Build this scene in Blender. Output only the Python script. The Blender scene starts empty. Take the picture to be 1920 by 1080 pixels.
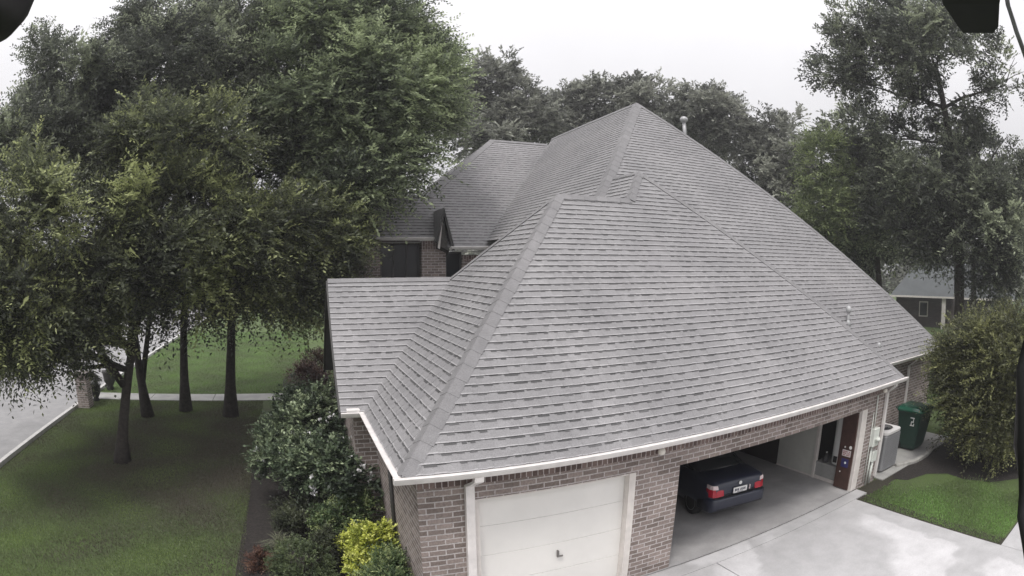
import bpy, math, random
import numpy as np
from mathutils import Vector, Matrix

S = bpy.context.scene
COL = S.collection

# ------------------------------------------------------------------ camera
YAW, PITCH, ROLL = 0.3743, -0.0399, -0.0028
CAM = Vector((-1.2269, -6.953, 5.3066))
cd = bpy.data.cameras.new('Camera')
cam = bpy.data.objects.new('Camera', cd)
COL.objects.link(cam)
S.camera = cam
_f = Vector((math.sin(YAW)*math.cos(PITCH), math.cos(YAW)*math.cos(PITCH), math.sin(PITCH)))
_r = Vector((math.cos(YAW), -math.sin(YAW), 0))
_u = _r.cross(_f)
_R = math.cos(ROLL)*_r + math.sin(ROLL)*_u
_U = -math.sin(ROLL)*_r + math.cos(ROLL)*_u
cam.matrix_world = Matrix(((_R.x, _U.x, -_f.x, CAM.x), (_R.y, _U.y, -_f.y, CAM.y),
                           (_R.z, _U.z, -_f.z, CAM.z), (0, 0, 0, 1)))
cd.type = 'PANO'
cd.sensor_width = 36
cd.sensor_height = 20.25
cd.panorama_type = 'FISHEYE_LENS_POLYNOMIAL'
_k = (1/1118.13)*1920/36
cd.fisheye_fov = math.radians(170)
cd.fisheye_polynomial_k0 = 0
cd.fisheye_polynomial_k1 = -_k
cd.fisheye_polynomial_k2 = 0
cd.fisheye_polynomial_k3 = -0.1303*_k**3
cd.fisheye_polynomial_k4 = 0
cd.clip_start = 0.01
cd.clip_end = 2000

# ------------------------------------------------------------------ light
SUN_EL, SUN_AZ = math.radians(62), math.radians(222)     # azimuth clockwise from +Y
w = bpy.data.worlds.new("World")
S.world = w
w.use_nodes = True
nt = w.node_tree
nt.nodes.clear()
sky = nt.nodes.new('ShaderNodeTexSky')
sky.sky_type = 'NISHITA'
sky.sun_disc = False
sky.sun_elevation = SUN_EL
sky.sun_rotation = SUN_AZ
sky.air_density = 1.0
sky.dust_density = 6.0
sky.ozone_density = 1.0
hsv = nt.nodes.new('ShaderNodeHueSaturation')
hsv.inputs['Saturation'].default_value = 0.10
bg = nt.nodes.new('ShaderNodeBackground')
bg.inputs[1].default_value = 0.15
wo = nt.nodes.new('ShaderNodeOutputWorld')
# a bright closed cloud layer over most of the clear sky
ov = nt.nodes.new('ShaderNodeMix'); ov.data_type = 'RGBA'
ov.inputs[0].default_value = 0.82
tcw = nt.nodes.new('ShaderNodeTexCoord'); sep = nt.nodes.new('ShaderNodeSeparateXYZ')
nt.links.new(tcw.outputs['Generated'], sep.inputs[0])
cz = nt.nodes.new('ShaderNodeMapRange'); cz.inputs[1].default_value = 0.0; cz.inputs[2].default_value = 1.0
cz.inputs[3].default_value = 3.1; cz.inputs[4].default_value = 11.3          # overcast sky: about three times brighter overhead
nt.links.new(sep.outputs['Z'], cz.inputs[0])
cn = nt.nodes.new('ShaderNodeTexNoise'); cn.inputs['Scale'].default_value = 3.0; cn.inputs['Detail'].default_value = 4
nt.links.new(tcw.outputs['Generated'], cn.inputs['Vector'])
cm = nt.nodes.new('ShaderNodeMapRange'); cm.inputs[1].default_value = .3; cm.inputs[2].default_value = .7; cm.inputs[3].default_value = .96; cm.inputs[4].default_value = 1.04
nt.links.new(cn.outputs['Fac'], cm.inputs[0])
cv = nt.nodes.new('ShaderNodeMath'); cv.operation = 'MULTIPLY'; nt.links.new(cz.outputs[0], cv.inputs[0]); nt.links.new(cm.outputs[0], cv.inputs[1])
cs_ = nt.nodes.new('ShaderNodeVectorMath'); cs_.operation = 'SCALE'; cs_.inputs[0].default_value = (1.0, .985, 1.015)
nt.links.new(cv.outputs[0], cs_.inputs['Scale']); nt.links.new(cs_.outputs[0], ov.inputs[7])
nt.links.new(sky.outputs[0], hsv.inputs['Color'])
nt.links.new(hsv.outputs[0], ov.inputs[6])
nt.links.new(ov.outputs[2], bg.inputs[0])
nt.links.new(bg.outputs[0], wo.inputs[0])
sl = bpy.data.lights.new('Sun', 'SUN')
sl.energy = 1.5
sl.angle = math.radians(12)
sl.color = (1.0, 0.97, 0.92)
so = bpy.data.objects.new('Sun', sl)
COL.objects.link(so)
_sd = Vector((math.sin(SUN_AZ)*math.cos(SUN_EL), math.cos(SUN_AZ)*math.cos(SUN_EL), math.sin(SUN_EL)))
so.rotation_euler = _sd.to_track_quat('Z', 'Y').to_euler()
S.view_settings.view_transform = 'Standard'
S.view_settings.look = 'None'
S.view_settings.exposure = 0.3
S.view_settings.gamma = 1

# ------------------------------------------------------------------ materials
MATS = {}
def mat(name, base=(0.5, 0.5, 0.5), rough=0.7, var=0.0, scale=5.0, bump=0.0, bscale=40.0, metal=0.0, var2=None, spec=0.4, detail=5):
    """noise-varied principled material, object coordinates"""
    if name in MATS: return MATS[name]
    m = bpy.data.materials.new(name); m.use_nodes = True
    n = m.node_tree.nodes; l = m.node_tree.links
    p = n['Principled BSDF']
    p.inputs['Base Color'].default_value = (*base, 1)
    p.inputs['Roughness'].default_value = rough
    p.inputs['Metallic'].default_value = metal
    p.inputs['Specular IOR Level'].default_value = spec
    tc = n.new('ShaderNodeTexCoord')
    if var > 0 or var2:
        nz = n.new('ShaderNodeTexNoise'); nz.inputs['Scale'].default_value = scale; nz.inputs['Detail'].default_value = detail
        nz.inputs['Roughness'].default_value = 0.6
        l.new(tc.outputs['Object'], nz.inputs['Vector'])
        cr = n.new('ShaderNodeValToRGB')
        a = tuple(max(0, c*(1-var)) for c in base); b = tuple(c*(1+var) for c in base) if not var2 else var2
        cr.color_ramp.elements[0].position = 0.32; cr.color_ramp.elements[0].color = (*a, 1)
        cr.color_ramp.elements[1].position = 0.68; cr.color_ramp.elements[1].color = (*b, 1)
        l.new(nz.outputs['Fac'], cr.inputs['Fac']); l.new(cr.outputs['Color'], p.inputs['Base Color'])
    if bump > 0:
        nb = n.new('ShaderNodeTexNoise'); nb.inputs['Scale'].default_value = bscale; nb.inputs['Detail'].default_value = 4
        l.new(tc.outputs['Object'], nb.inputs['Vector'])
        bp = n.new('ShaderNodeBump'); bp.inputs['Strength'].default_value = bump; bp.inputs['Distance'].default_value = 0.02
        l.new(nb.outputs['Fac'], bp.inputs['Height']); l.new(bp.outputs['Normal'], p.inputs['Normal'])
    MATS[name] = m
    return m

def N(m, t, **kw):
    x = m.node_tree.nodes.new(t)
    for k, v in kw.items(): setattr(x, k, v)
    return x

def brick_mat(name, c1, c2, mortar, bw=0.25, bh=0.088, rot=False, msize=0.012, dirt=0.25):
    m = bpy.data.materials.new(name); m.use_nodes = True
    l = m.node_tree.links; p = m.node_tree.nodes['Principled BSDF']
    uv = N(m, 'ShaderNodeUVMap')
    mp = N(m, 'ShaderNodeMapping')
    if rot: mp.inputs['Rotation'].default_value = (0, 0, math.radians(90))
    l.new(uv.outputs[0], mp.inputs[0])
    wob = N(m, 'ShaderNodeTexNoise'); wob.inputs['Scale'].default_value = 7
    l.new(mp.outputs[0], wob.inputs['Vector'])
    mixv = N(m, 'ShaderNodeVectorMath', operation='MULTIPLY_ADD')
    l.new(wob.outputs['Color'], mixv.inputs[0]); mixv.inputs[1].default_value = (0.012, 0.012, 0); l.new(mp.outputs[0], mixv.inputs[2])
    b = N(m, 'ShaderNodeTexBrick')
    b.inputs['Scale'].default_value = 1
    b.inputs['Brick Width'].default_value = bw; b.inputs['Row Height'].default_value = bh
    b.inputs['Mortar Size'].default_value = msize; b.inputs['Mortar Smooth'].default_value = 0.25; b.inputs['Bias'].default_value = -0.1
    b.inputs['Color1'].default_value = (*c1, 1); b.inputs['Color2'].default_value = (*c2, 1); b.inputs['Mortar'].default_value = (*mortar, 1)
    l.new(mixv.outputs[0], b.inputs['Vector'])
    n1 = N(m, 'ShaderNodeTexNoise'); n1.inputs['Scale'].default_value = 28; n1.inputs['Detail'].default_value = 4; n1.inputs['Roughness'].default_value = 0.7
    l.new(mp.outputs[0], n1.inputs['Vector'])
    n2 = N(m, 'ShaderNodeTexNoise'); n2.inputs['Scale'].default_value = 1.6; n2.inputs['Detail'].default_value = 3
    l.new(mp.outputs[0], n2.inputs['Vector'])
    r1 = N(m, 'ShaderNodeMapRange'); r1.inputs[1].default_value = .3; r1.inputs[2].default_value = .7; r1.inputs[3].default_value = 1-dirt; r1.inputs[4].default_value = 1+dirt
    l.new(n1.outputs['Fac'], r1.inputs[0])
    r2 = N(m, 'ShaderNodeMapRange'); r2.inputs[1].default_value = .3; r2.inputs[2].default_value = .7; r2.inputs[3].default_value = .86; r2.inputs[4].default_value = 1.12
    l.new(n2.outputs['Fac'], r2.inputs[0])
    mu = N(m, 'ShaderNodeMath', operation='MULTIPLY'); l.new(r1.outputs[0], mu.inputs[0]); l.new(r2.outputs[0], mu.inputs[1])
    vm = N(m, 'ShaderNodeVectorMath', operation='SCALE'); l.new(b.outputs['Color'], vm.inputs[0]); l.new(mu.outputs[0], vm.inputs['Scale'])
    l.new(vm.outputs[0], p.inputs['Base Color'])
    p.inputs['Roughness'].default_value = 0.9; p.inputs['Specular IOR Level'].default_value = 0.2
    bp = N(m, 'ShaderNodeBump'); bp.invert = True; bp.inputs['Strength'].default_value = 0.7; bp.inputs['Distance'].default_value = 0.008
    l.new(b.outputs['Fac'], bp.inputs['Height']); l.new(bp.outputs['Normal'], p.inputs['Normal'])
    return m

BRICK = brick_mat('brick', (0.175, 0.142, 0.128), (0.318, 0.264, 0.242), (0.45, 0.415, 0.408), msize=0.0105)
SOLDIER = brick_mat('soldier_brick', (0.10, 0.072, 0.066), (0.23, 0.17, 0.155), (0.42, 0.38, 0.37), bw=0.21, rot=True, msize=0.008)

def shingle_mat():
    m = bpy.data.materials.new('shingle'); m.use_nodes = True
    l = m.node_tree.links; p = m.node_tree.nodes['Principled BSDF']
    at = N(m, 'ShaderNodeAttribute', attribute_name='tone')
    tc = N(m, 'ShaderNodeTexCoord')
    n1 = N(m, 'ShaderNodeTexNoise'); n1.inputs['Scale'].default_value = 55; n1.inputs['Detail'].default_value = 3; n1.inputs['Roughness'].default_value = 0.8
    n2 = N(m, 'ShaderNodeTexNoise'); n2.inputs['Scale'].default_value = 0.7; n2.inputs['Detail'].default_value = 5
    n3 = N(m, 'ShaderNodeTexNoise'); n3.inputs['Scale'].default_value = 6; n3.inputs['Detail'].default_value = 3
    for x in (n1, n2, n3): l.new(tc.outputs['Object'], x.inputs['Vector'])
    def rng(x, lo, hi):
        r = N(m, 'ShaderNodeMapRange'); r.inputs[1].default_value = .3; r.inputs[2].default_value = .7
        r.inputs[3].default_value = lo; r.inputs[4].default_value = hi; l.new(x.outputs['Fac'], r.inputs[0]); return r
    a = rng(n1, .78, 1.22); b = rng(n2, .87, 1.1); c = rng(n3, .93, 1.07)
    m1 = N(m, 'ShaderNodeMath', operation='MULTIPLY'); l.new(a.outputs[0], m1.inputs[0]); l.new(b.outputs[0], m1.inputs[1])
    m2 = N(m, 'ShaderNodeMath', operation='MULTIPLY'); l.new(m1.outputs[0], m2.inputs[0]); l.new(c.outputs[0], m2.inputs[1])
    m3 = N(m, 'ShaderNodeMath', operation='MULTIPLY'); l.new(m2.outputs[0], m3.inputs[0]); l.new(at.outputs['Fac'], m3.inputs[1])
    mixc = N(m, 'ShaderNodeMix', data_type='RGBA'); l.new(n2.outputs['Fac'], mixc.inputs[0])
    mixc.inputs[6].default_value = (0.217, 0.212, 0.219, 1); mixc.inputs[7].default_value = (0.221, 0.214, 0.216, 1)
    vm = N(m, 'ShaderNodeVectorMath', operation='SCALE'); l.new(mixc.outputs[2], vm.inputs[0]); l.new(m3.outputs[0], vm.inputs['Scale'])
    l.new(vm.outputs[0], p.inputs['Base Color'])
    p.inputs['Roughness'].default_value = 0.7; p.inputs['Specular IOR Level'].default_value = 0.5
    bp = N(m, 'ShaderNodeBump'); bp.inputs['Strength'].default_value = 0.35; bp.inputs['Distance'].default_value = 0.004
    l.new(n1.outputs['Fac'], bp.inputs['Height']); l.new(bp.outputs['Normal'], p.inputs['Normal'])
    return m
SHINGLE = shingle_mat()

def leaf_mat(name, dark, mid, light, trans=0.38):
    m = bpy.data.materials.new(name); m.use_nodes = True
    l = m.node_tree.links; p = m.node_tree.nodes['Principled BSDF']; out = m.node_tree.nodes['Material Output']
    at = N(m, 'ShaderNodeAttribute', attribute_name='tint')
    cr = N(m, 'ShaderNodeValToRGB'); e = cr.color_ramp.elements
    e[0].position = 0.1; e[0].color = (*dark, 1); e[1].position = 0.95; e[1].color = (*light, 1)
    k = e.new(0.5); k.color = (*mid, 1)
    l.new(at.outputs['Fac'], cr.inputs['Fac']); l.new(cr.outputs['Color'], p.inputs['Base Color'])
    p.inputs['Roughness'].default_value = 0.5; p.inputs['Specular IOR Level'].default_value = 0.35
    t = N(m, 'ShaderNodeBsdfTranslucent'); l.new(cr.outputs['Color'], t.inputs['Color'])
    mx = N(m, 'ShaderNodeMixShader'); mx.inputs[0].default_value = trans
    l.new(p.outputs[0], mx.inputs[1]); l.new(t.outputs[0], mx.inputs[2]); l.new(mx.outputs[0], out.inputs[0])
    return m

# ------------------------------------------------------------------ mesh builder
class MB:
    def __init__(s): s.v = []; s.f = []; s.t = []; s.sm = []
    def face(s, pts, tone=1.0, smooth=False):
        i = len(s.v); s.v += [tuple(p) for p in pts]; s.f.append(tuple(range(i, i+len(pts)))); s.t.append(tone); s.sm.append(smooth)
    def box(s, x0, x1, y0, y1, z0, z1):
        a = [(x0,y0,z0),(x1,y0,z0),(x1,y1,z0),(x0,y1,z0),(x0,y0,z1),(x1,y0,z1),(x1,y1,z1),(x0,y1,z1)]
        for q in ((0,3,2,1),(4,5,6,7),(0,1,5,4),(1,2,6,5),(2,3,7,6),(3,0,4,7)): s.face([a[k] for k in q])
        return s
    def bbox(s, x0, x1, y0, y1, z0, z1, b=0.01):
        """box with chamfered vertical edges and top"""
        def ring(x0, x1, y0, y1, z, c):
            return [(x0+c,y0,z),(x1-c,y0,z),(x1,y0+c,z),(x1,y1-c,z),(x1-c,y1,z),(x0+c,y1,z),(x0,y1-c,z),(x0,y0+c,z)]
        rs = [ring(x0,x1,y0,y1,z0,b), ring(x0,x1,y0,y1,z1-b,b), ring(x0+b,x1-b,y0+b,y1-b,z1,b*.6)]
        s.face(rs[0][::-1]); s.face(rs[-1])
        for A, B in zip(rs, rs[1:]):
            for k in range(8): s.face([A[k], A[(k+1)%8], B[(k+1)%8], B[k]])
        return s
    def loft(s, rings, cap=True, smooth=True):
        n = len(rings[0]); base = len(s.v)
        for r in rings: s.v += [tuple(p) for p in r]
        for j in range(len(rings)-1):
            for k in range(n):
                a = base+j*n+k; b = base+j*n+(k+1)%n
                s.f.append((a, b, b+n, a+n)); s.t.append(1.0); s.sm.append(smooth)
        if cap:
            s.f.append(tuple(base+k for k in range(n))[::-1]); s.t.append(1.0); s.sm.append(False)
            s.f.append(tuple(base+(len(rings)-1)*n+k for k in range(n))); s.t.append(1.0); s.sm.append(False)
        return s
    def tube(s, pts, rad, n=8, smooth=True):
        pts = [Vector(p) for p in pts]; rings = []
        if not hasattr(rad, '__len__'): rad = [rad]*len(pts)
        up = Vector((0.13, 0.21, 0.97))
        for i, p in enumerate(pts):
            d = (pts[min(i+1, len(pts)-1)] - pts[max(i-1, 0)]).normalized()
            a = d.cross(up)
            if a.length < 0.2: a = d.cross(Vector((1, 0, 0)))
            a.normalize(); b = d.cross(a)
            rings.append([p + rad[i]*(math.cos(2*math.pi*k/n)*a + math.sin(2*math.pi*k/n)*b) for k in range(n)])
        return s.loft(rings, True, smooth)
    def lathe(s, prof, c=(0, 0, 0), n=20):
        rings = [[(c[0]+r*math.cos(2*math.pi*k/n), c[1]+r*math.sin(2*math.pi*k/n), c[2]+z) for k in range(n)] for r, z in prof]
        return s.loft(rings, True, True)
    def prism(s, prof, axis, a0, a1):
        """profile of (p,q) pairs extruded along 'x' (p=y,q=z) or 'y' (p=x,q=z)"""
        mk = (lambda a, p, q: (a, p, q)) if axis == 'x' else (lambda a, p, q: (p, a, q))
        A = [mk(a0, *t) for t in prof]; B = [mk(a1, *t) for t in prof]; n = len(prof)
        s.face(A); s.face(B[::-1])
        for k in range(n): s.face([A[k], B[k], B[(k+1)%n], A[(k+1)%n]])
        return s
    def build(s, name, m, parent=None, label=None, local=False, tone=False, fix=True):
        me = bpy.data.meshes.new(name)
        off = Vector((0, 0, 0))
        if parent is not None and not local:
            off = parent.location.copy()
            if parent.parent: off += parent.parent.location
        vs = [(a[0]-off.x, a[1]-off.y, a[2]-off.z) for a in s.v]
        me.from_pydata(vs, [], s.f)
        if fix and not tone:
            import bmesh
            bm = bmesh.new(); bm.from_mesh(me); bmesh.ops.remove_doubles(bm, verts=bm.verts, dist=1e-5)
            bmesh.ops.recalc_face_normals(bm, faces=bm.faces); bm.to_mesh(me); bm.free()
        if len(me.polygons) == len(s.sm): me.polygons.foreach_set('use_smooth', s.sm)
        ul = me.uv_layers.new(name='UVMap'); uvs = np.zeros(len(me.loops)*2)
        for p in me.polygons:
            n = p.normal
            for li in p.loop_indices:
                c = me.vertices[me.loops[li].vertex_index].co + off
                if abs(n.z) > 0.75: uv = (c.x, c.y)
                elif abs(n.x) > abs(n.y): uv = (c.y, c.z)
                else: uv = (c.x, c.z)
                uvs[2*li] = uv[0]; uvs[2*li+1] = uv[1]
        ul.data.foreach_set('uv', uvs)
        if tone:
            at = me.attributes.new('tone', 'FLOAT', 'FACE'); at.data.foreach_set('value', s.t)
        me.materials.append(m)
        o = bpy.data.objects.new(name, me); COL.objects.link(o)
        if parent is not None: o.parent = parent
        if label: o['label'] = label
        return o

def tag(o, label=None, cat=None, group=None, kind=None):
    if label: o['label'] = label
    if cat: o['category'] = cat
    if group: o['group'] = group
    if kind: o['kind'] = kind
    return o
def thing(name, label, cat, loc=(0, 0, 0), rz=0.0, group=None):
    o = bpy.data.objects.new(name, None); COL.objects.link(o); o.location = loc; o.rotation_euler.z = rz
    o.empty_display_size = 0.2
    return tag(o, label, cat, group)

# ------------------------------------------------------------------ ground
def ground_mat():
    m = bpy.data.materials.new('lawn_grass'); m.use_nodes = True
    l = m.node_tree.links; p = m.node_tree.nodes['Principled BSDF']
    tc = N(m, 'ShaderNodeTexCoord')
    def noise(sc, det=4, ro=0.6):
        x = N(m, 'ShaderNodeTexNoise'); x.inputs['Scale'].default_value = sc; x.inputs['Detail'].default_value = det; x.inputs['Roughness'].default_value = ro
        l.new(tc.outputs['Object'], x.inputs['Vector']); return x
    big = noise(0.22, 3); med = noise(1.3, 5); fine = noise(38, 4, 0.8)
    cr = N(m, 'ShaderNodeValToRGB'); e = cr.color_ramp.elements
    e[0].position = .22; e[0].color = (0.078, 0.071, 0.056, 1); e[1].position = .68; e[1].color = (0.095, 0.140, 0.044, 1)
    k = e.new(.47); k.color = (0.080, 0.104, 0.048, 1)
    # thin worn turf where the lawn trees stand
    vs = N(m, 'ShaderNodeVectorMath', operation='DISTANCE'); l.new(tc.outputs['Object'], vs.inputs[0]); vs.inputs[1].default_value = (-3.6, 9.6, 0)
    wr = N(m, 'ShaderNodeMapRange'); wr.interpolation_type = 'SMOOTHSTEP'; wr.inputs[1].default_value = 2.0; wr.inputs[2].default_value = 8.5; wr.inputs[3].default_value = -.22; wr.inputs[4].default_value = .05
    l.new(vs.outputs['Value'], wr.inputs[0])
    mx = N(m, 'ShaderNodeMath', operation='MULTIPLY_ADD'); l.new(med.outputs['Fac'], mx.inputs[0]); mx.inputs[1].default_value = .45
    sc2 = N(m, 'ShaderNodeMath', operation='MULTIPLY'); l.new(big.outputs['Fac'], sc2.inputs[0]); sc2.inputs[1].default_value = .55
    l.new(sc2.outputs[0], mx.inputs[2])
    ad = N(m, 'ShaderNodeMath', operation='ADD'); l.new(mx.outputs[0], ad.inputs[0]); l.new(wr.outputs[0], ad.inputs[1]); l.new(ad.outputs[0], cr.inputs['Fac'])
    rr = N(m, 'ShaderNodeMapRange'); rr.inputs[1].default_value = .3; rr.inputs[2].default_value = .7; rr.inputs[3].default_value = .55; rr.inputs[4].default_value = 1.4
    l.new(fine.outputs['Fac'], rr.inputs[0])
    vm = N(m, 'ShaderNodeVectorMath', operation='SCALE'); l.new(cr.outputs[0], vm.inputs[0]); l.new(rr.outputs[0], vm.inputs['Scale'])
    l.new(vm.outputs[0], p.inputs['Base Color']); p.inputs['Roughness'].default_value = .9; p.inputs['Specular IOR Level'].default_value = .15
    bp = N(m, 'ShaderNodeBump'); bp.inputs['Strength'].default_value = .9; bp.inputs['Distance'].default_value = .03
    l.new(fine.outputs['Fac'], bp.inputs['Height']); l.new(bp.outputs['Normal'], p.inputs['Normal'])
    return m
LAWN = ground_mat()

def concrete_mat(name, dry, wet, thr=0.52, sharp=0.04, scale=0.55, rough=(0.65, 0.28), margin=None):
    m = bpy.data.materials.new(name); m.use_nodes = True
    l = m.node_tree.links; p = m.node_tree.nodes['Principled BSDF']
    tc = N(m, 'ShaderNodeTexCoord')
    def noise(sc, det=4, ro=0.6, dist=0.0):
        x = N(m, 'ShaderNodeTexNoise'); x.inputs['Scale'].default_value = sc; x.inputs['Detail'].default_value = det; x.inputs['Roughness'].default_value = ro
        x.inputs['Distortion'].default_value = dist
        l.new(tc.outputs['Object'], x.inputs['Vector']); return x
    a = noise(scale, 5, .5, .6); f = noise(30, 4, .75); g = noise(2.2, 5, .65)
    ra = N(m, 'ShaderNodeMapRange'); ra.interpolation_type = 'SMOOTHSTEP'
    ra.inputs[1].default_value = thr-sharp; ra.inputs[2].default_value = thr+sharp; l.new(a.outputs['Fac'], ra.inputs[0])
    if margin is not None:
        # damp margin along the lawn edge
        sx = N(m, 'ShaderNodeSeparateXYZ'); l.new(tc.outputs['Object'], sx.inputs[0])
        wv = N(m, 'ShaderNodeMath', operation='MULTIPLY_ADD'); l.new(g.outputs['Fac'], wv.inputs[0]); wv.inputs[1].default_value = .9; l.new(sx.outputs[0], wv.inputs[2])
        wm = N(m, 'ShaderNodeMapRange'); wm.interpolation_type = 'SMOOTHSTEP'; wm.inputs[1].default_value = margin; wm.inputs[2].default_value = margin+.12; l.new(wv.outputs[0], wm.inputs[0])
        mxx = N(m, 'ShaderNodeMath', operation='MAXIMUM'); l.new(wm.outputs[0], mxx.inputs[0]); l.new(ra.outputs[0], mxx.inputs[1]); ra = mxx
    mc = N(m, 'ShaderNodeMix', data_type='RGBA'); l.new(ra.outputs[0], mc.inputs[0]); mc.inputs[6].default_value = (*dry, 1); mc.inputs[7].default_value = (*wet, 1)
    r1 = N(m, 'ShaderNodeMapRange'); r1.inputs[1].default_value = .3; r1.inputs[2].default_value = .7; r1.inputs[3].default_value = .9; r1.inputs[4].default_value = 1.1; l.new(f.outputs['Fac'], r1.inputs[0])
    r2 = N(m, 'ShaderNodeMapRange'); r2.inputs[1].default_value = .3; r2.inputs[2].default_value = .7; r2.inputs[3].default_value = .85; r2.inputs[4].default_value = 1.08; l.new(g.outputs['Fac'], r2.inputs[0])
    mu = N(m, 'ShaderNodeMath', operation='MULTIPLY'); l.new(r1.outputs[0], mu.inputs[0]); l.new(r2.outputs[0], mu.inputs[1])
    vm = N(m, 'ShaderNodeVectorMath', operation='SCALE'); l.new(mc.outputs[2], vm.inputs[0]); l.new(mu.outputs[0], vm.inputs['Scale'])
    l.new(vm.outputs[0], p.inputs['Base Color'])
    rg = N(m, 'ShaderNodeMix', data_type='FLOAT'); l.new(ra.outputs[0], rg.inputs[0]); rg.inputs[2].default_value = rough[0]; rg.inputs[3].default_value = rough[1]
    l.new(rg.outputs[0], p.inputs['Roughness'])
    bp = N(m, 'ShaderNodeBump'); bp.inputs['Strength'].default_value = .15; bp.inputs['Distance'].default_value = .01
    l.new(f.outputs['Fac'], bp.inputs['Height']); l.new(bp.outputs['Normal'], p.inputs['Normal'])
    return m
DRIVE = concrete_mat('driveway_concrete', (0.52, 0.51, 0.517), (0.415, 0.408, 0.412), thr=.52, sharp=.045, scale=.4, rough=(.6, .4), margin=9.75)
GFLOOR = concrete_mat('garage_concrete', (0.38, 0.37, 0.37), (0.31, 0.302, 0.304), thr=.5, sharp=.14, scale=.8, rough=(.6, .45))
STREET = concrete_mat('street_concrete', (0.28, 0.275, 0.277), (0.22, 0.217, 0.218), thr=.52, sharp=.1, scale=.25, rough=(.8, .6))
WALK = concrete_mat('walk_concrete', (0.34, 0.335, 0.32), (0.26, 0.255, 0.25), thr=.52, sharp=.1, scale=.8, rough=(.8, .7))
KERB = mat('kerb_concrete', (0.50, 0.49, 0.48), .8, var=.15, scale=4)
MULCH = mat('mulch', (0.024, 0.020, 0.018), .95, var=.6, scale=18, bump=1.0, bscale=35)
DARKSOIL = mat('edge_soil', (0.035, 0.032, 0.022), .95, var=.5, scale=20)

def sheet(name, polys, z, m, kind='structure', thick=0.0, label=None):
    b = MB()
    for poly in polys:
        top = [(x, y, z) for x, y in poly]; b.face(top)
        if thick:
            n = len(poly)
            for k in range(n):
                a, c = poly[k], poly[(k+1) % n]
                b.face([(a[0], a[1], z-thick), (c[0], c[1], z-thick), (c[0], c[1], z), (a[0], a[1], z)])
    o = b.build(name, m, fix=False)
    tag(o, kind=kind)
    return o
R = lambda x0, x1, y0, y1: [(x0, y0), (x1, y0), (x1, y1), (x0, y1)]
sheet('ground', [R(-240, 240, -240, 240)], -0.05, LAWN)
# driveway: slabs with open joints, edge raised above the lawn
dj = 0.012
sheet('driveway', [R(0.3, 5.40-dj, -30, -0.1), R(5.40+dj, 9.95, -30, -0.1), R(0.3, 10.5, -0.1+dj, 0.265), R(9.95+dj, 30, -30, -4.6)], 0.0, DRIVE, thick=0.06)
sheet('driveway_joint', [R(0.3, 10.4, -30, 0.3)], -0.03, DARKSOIL)
sheet('lawn_edge_trench', [R(9.95, 10.03, -4.6, -0.1), R(10.0, 30, -4.66, -4.55)], -0.044, DARKSOIL)
sheet('street', [R(-19.0, -11.28, -80, 160)], -0.044, STREET)
b = MB()
b.box(-11.28, -11.10, -80, 16.55, -0.05, 0.09); b.box(-11.28, -11.10, 17.95, 160, -0.05, 0.09); b.box(-19.2, -19.0, -80, 160, -0.05, 0.09)
tag(b.build('kerb', KERB), kind='structure')
sheet('walkway', [R(-11.1, -8.0, 16.6, 17.85), R(-7.97, -5.0, 16.6, 17.85), R(-4.97, -2.2, 16.6, 17.85), R(-2.17, 0.9, 16.6, 17.85)], -0.02, WALK, thick=0.03)
sheet('far_driveway', [R(-34, -19.2, 30, 36), R(-32, -19.2, 50, 55)], -0.04, KERB)
bedp = [(-2.85, -2.0), (0.25, -2.0), (0.25, 3.6), (-0.1, 3.6), (-0.1, 10.4), (-2.3, 10.4), (-2.75, 9.3), (-2.72, 6.0), (-2.85, 2.0)]
sheet('mulch_bed', [bedp], -0.035, MULCH)
sheet('porch_bed', [[(-1.9, 18.1), (0.4, 18.0), (0.4, 24), (-1.2, 24), (-1.9, 21)]], -0.035, MULCH)
sheet('worn_shaded_soil', [[(12.2, .1), (11.9, -.1), (12.1, -.5), (12.9, -.75), (13.3, -1.3), (13.2, -2.0), (13.5, -2.9), (14.2, -3.6), (16, -4.1), (18, -4.0), (18, .1)]], -0.043, MULCH)  # worn ground under the bush, the bush's shadow also put into the dark colour
sheet('service_pad', [R(11.6, 16.6, 0.1, 1.75)], -0.02, WALK, thick=0.03)
sheet('pad_edge_soil', [R(10.5, 11.6, -0.25, 0.3), R(11.6, 16.7, -0.15, 0.1)], -0.046, DARKSOIL)

# ------------------------------------------------------------------ house
PI = math.pi
W, p, e, t1, x2 = 11.787, 0.9796, 2.65, 4.171, 1.803
xf, yf, ypk, p2 = 17.759, 1.486, 9.434, 1.0294
xm = xf-(ypk-yf); zm = e+p2*(ypk-yf)
ya = (W-x2)/2; xa = x2+ya; zA = e+p*ya
zl = e+p*t1
dB, xB = 3.569, -0.44
yBr = t1+dB/2; zBr = e+p*(yBr-dB)
house = thing('brick_house', 'large brown brick house with steep grey shingle hip roofs and an open double garage', 'house', (5, 4, 0))
TRIM = mat('cream_trim', (0.62, 0.58, 0.55), .55, var=.08, scale=6)
GUT = mat('gutter_paint', (0.68, 0.645, 0.63), .4, var=.10, scale=5)
FASC = mat('dark_fascia', (0.045, 0.043, 0.042), .6, var=.2, scale=6)
DECK = mat('roof_deck', (0.12, 0.11, 0.10), .9)
GLASS = mat('dark_window_glass', (0.02, 0.022, 0.024), .12, spec=.6)
DOORM = mat('garage_door_paint', (0.70, 0.682, 0.655), .5, var=.05, scale=1.2)
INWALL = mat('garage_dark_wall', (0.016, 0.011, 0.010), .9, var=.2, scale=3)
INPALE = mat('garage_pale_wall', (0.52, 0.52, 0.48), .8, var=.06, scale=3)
WHITE = mat('white_enamel', (0.75, 0.75, 0.74), .4)

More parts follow.
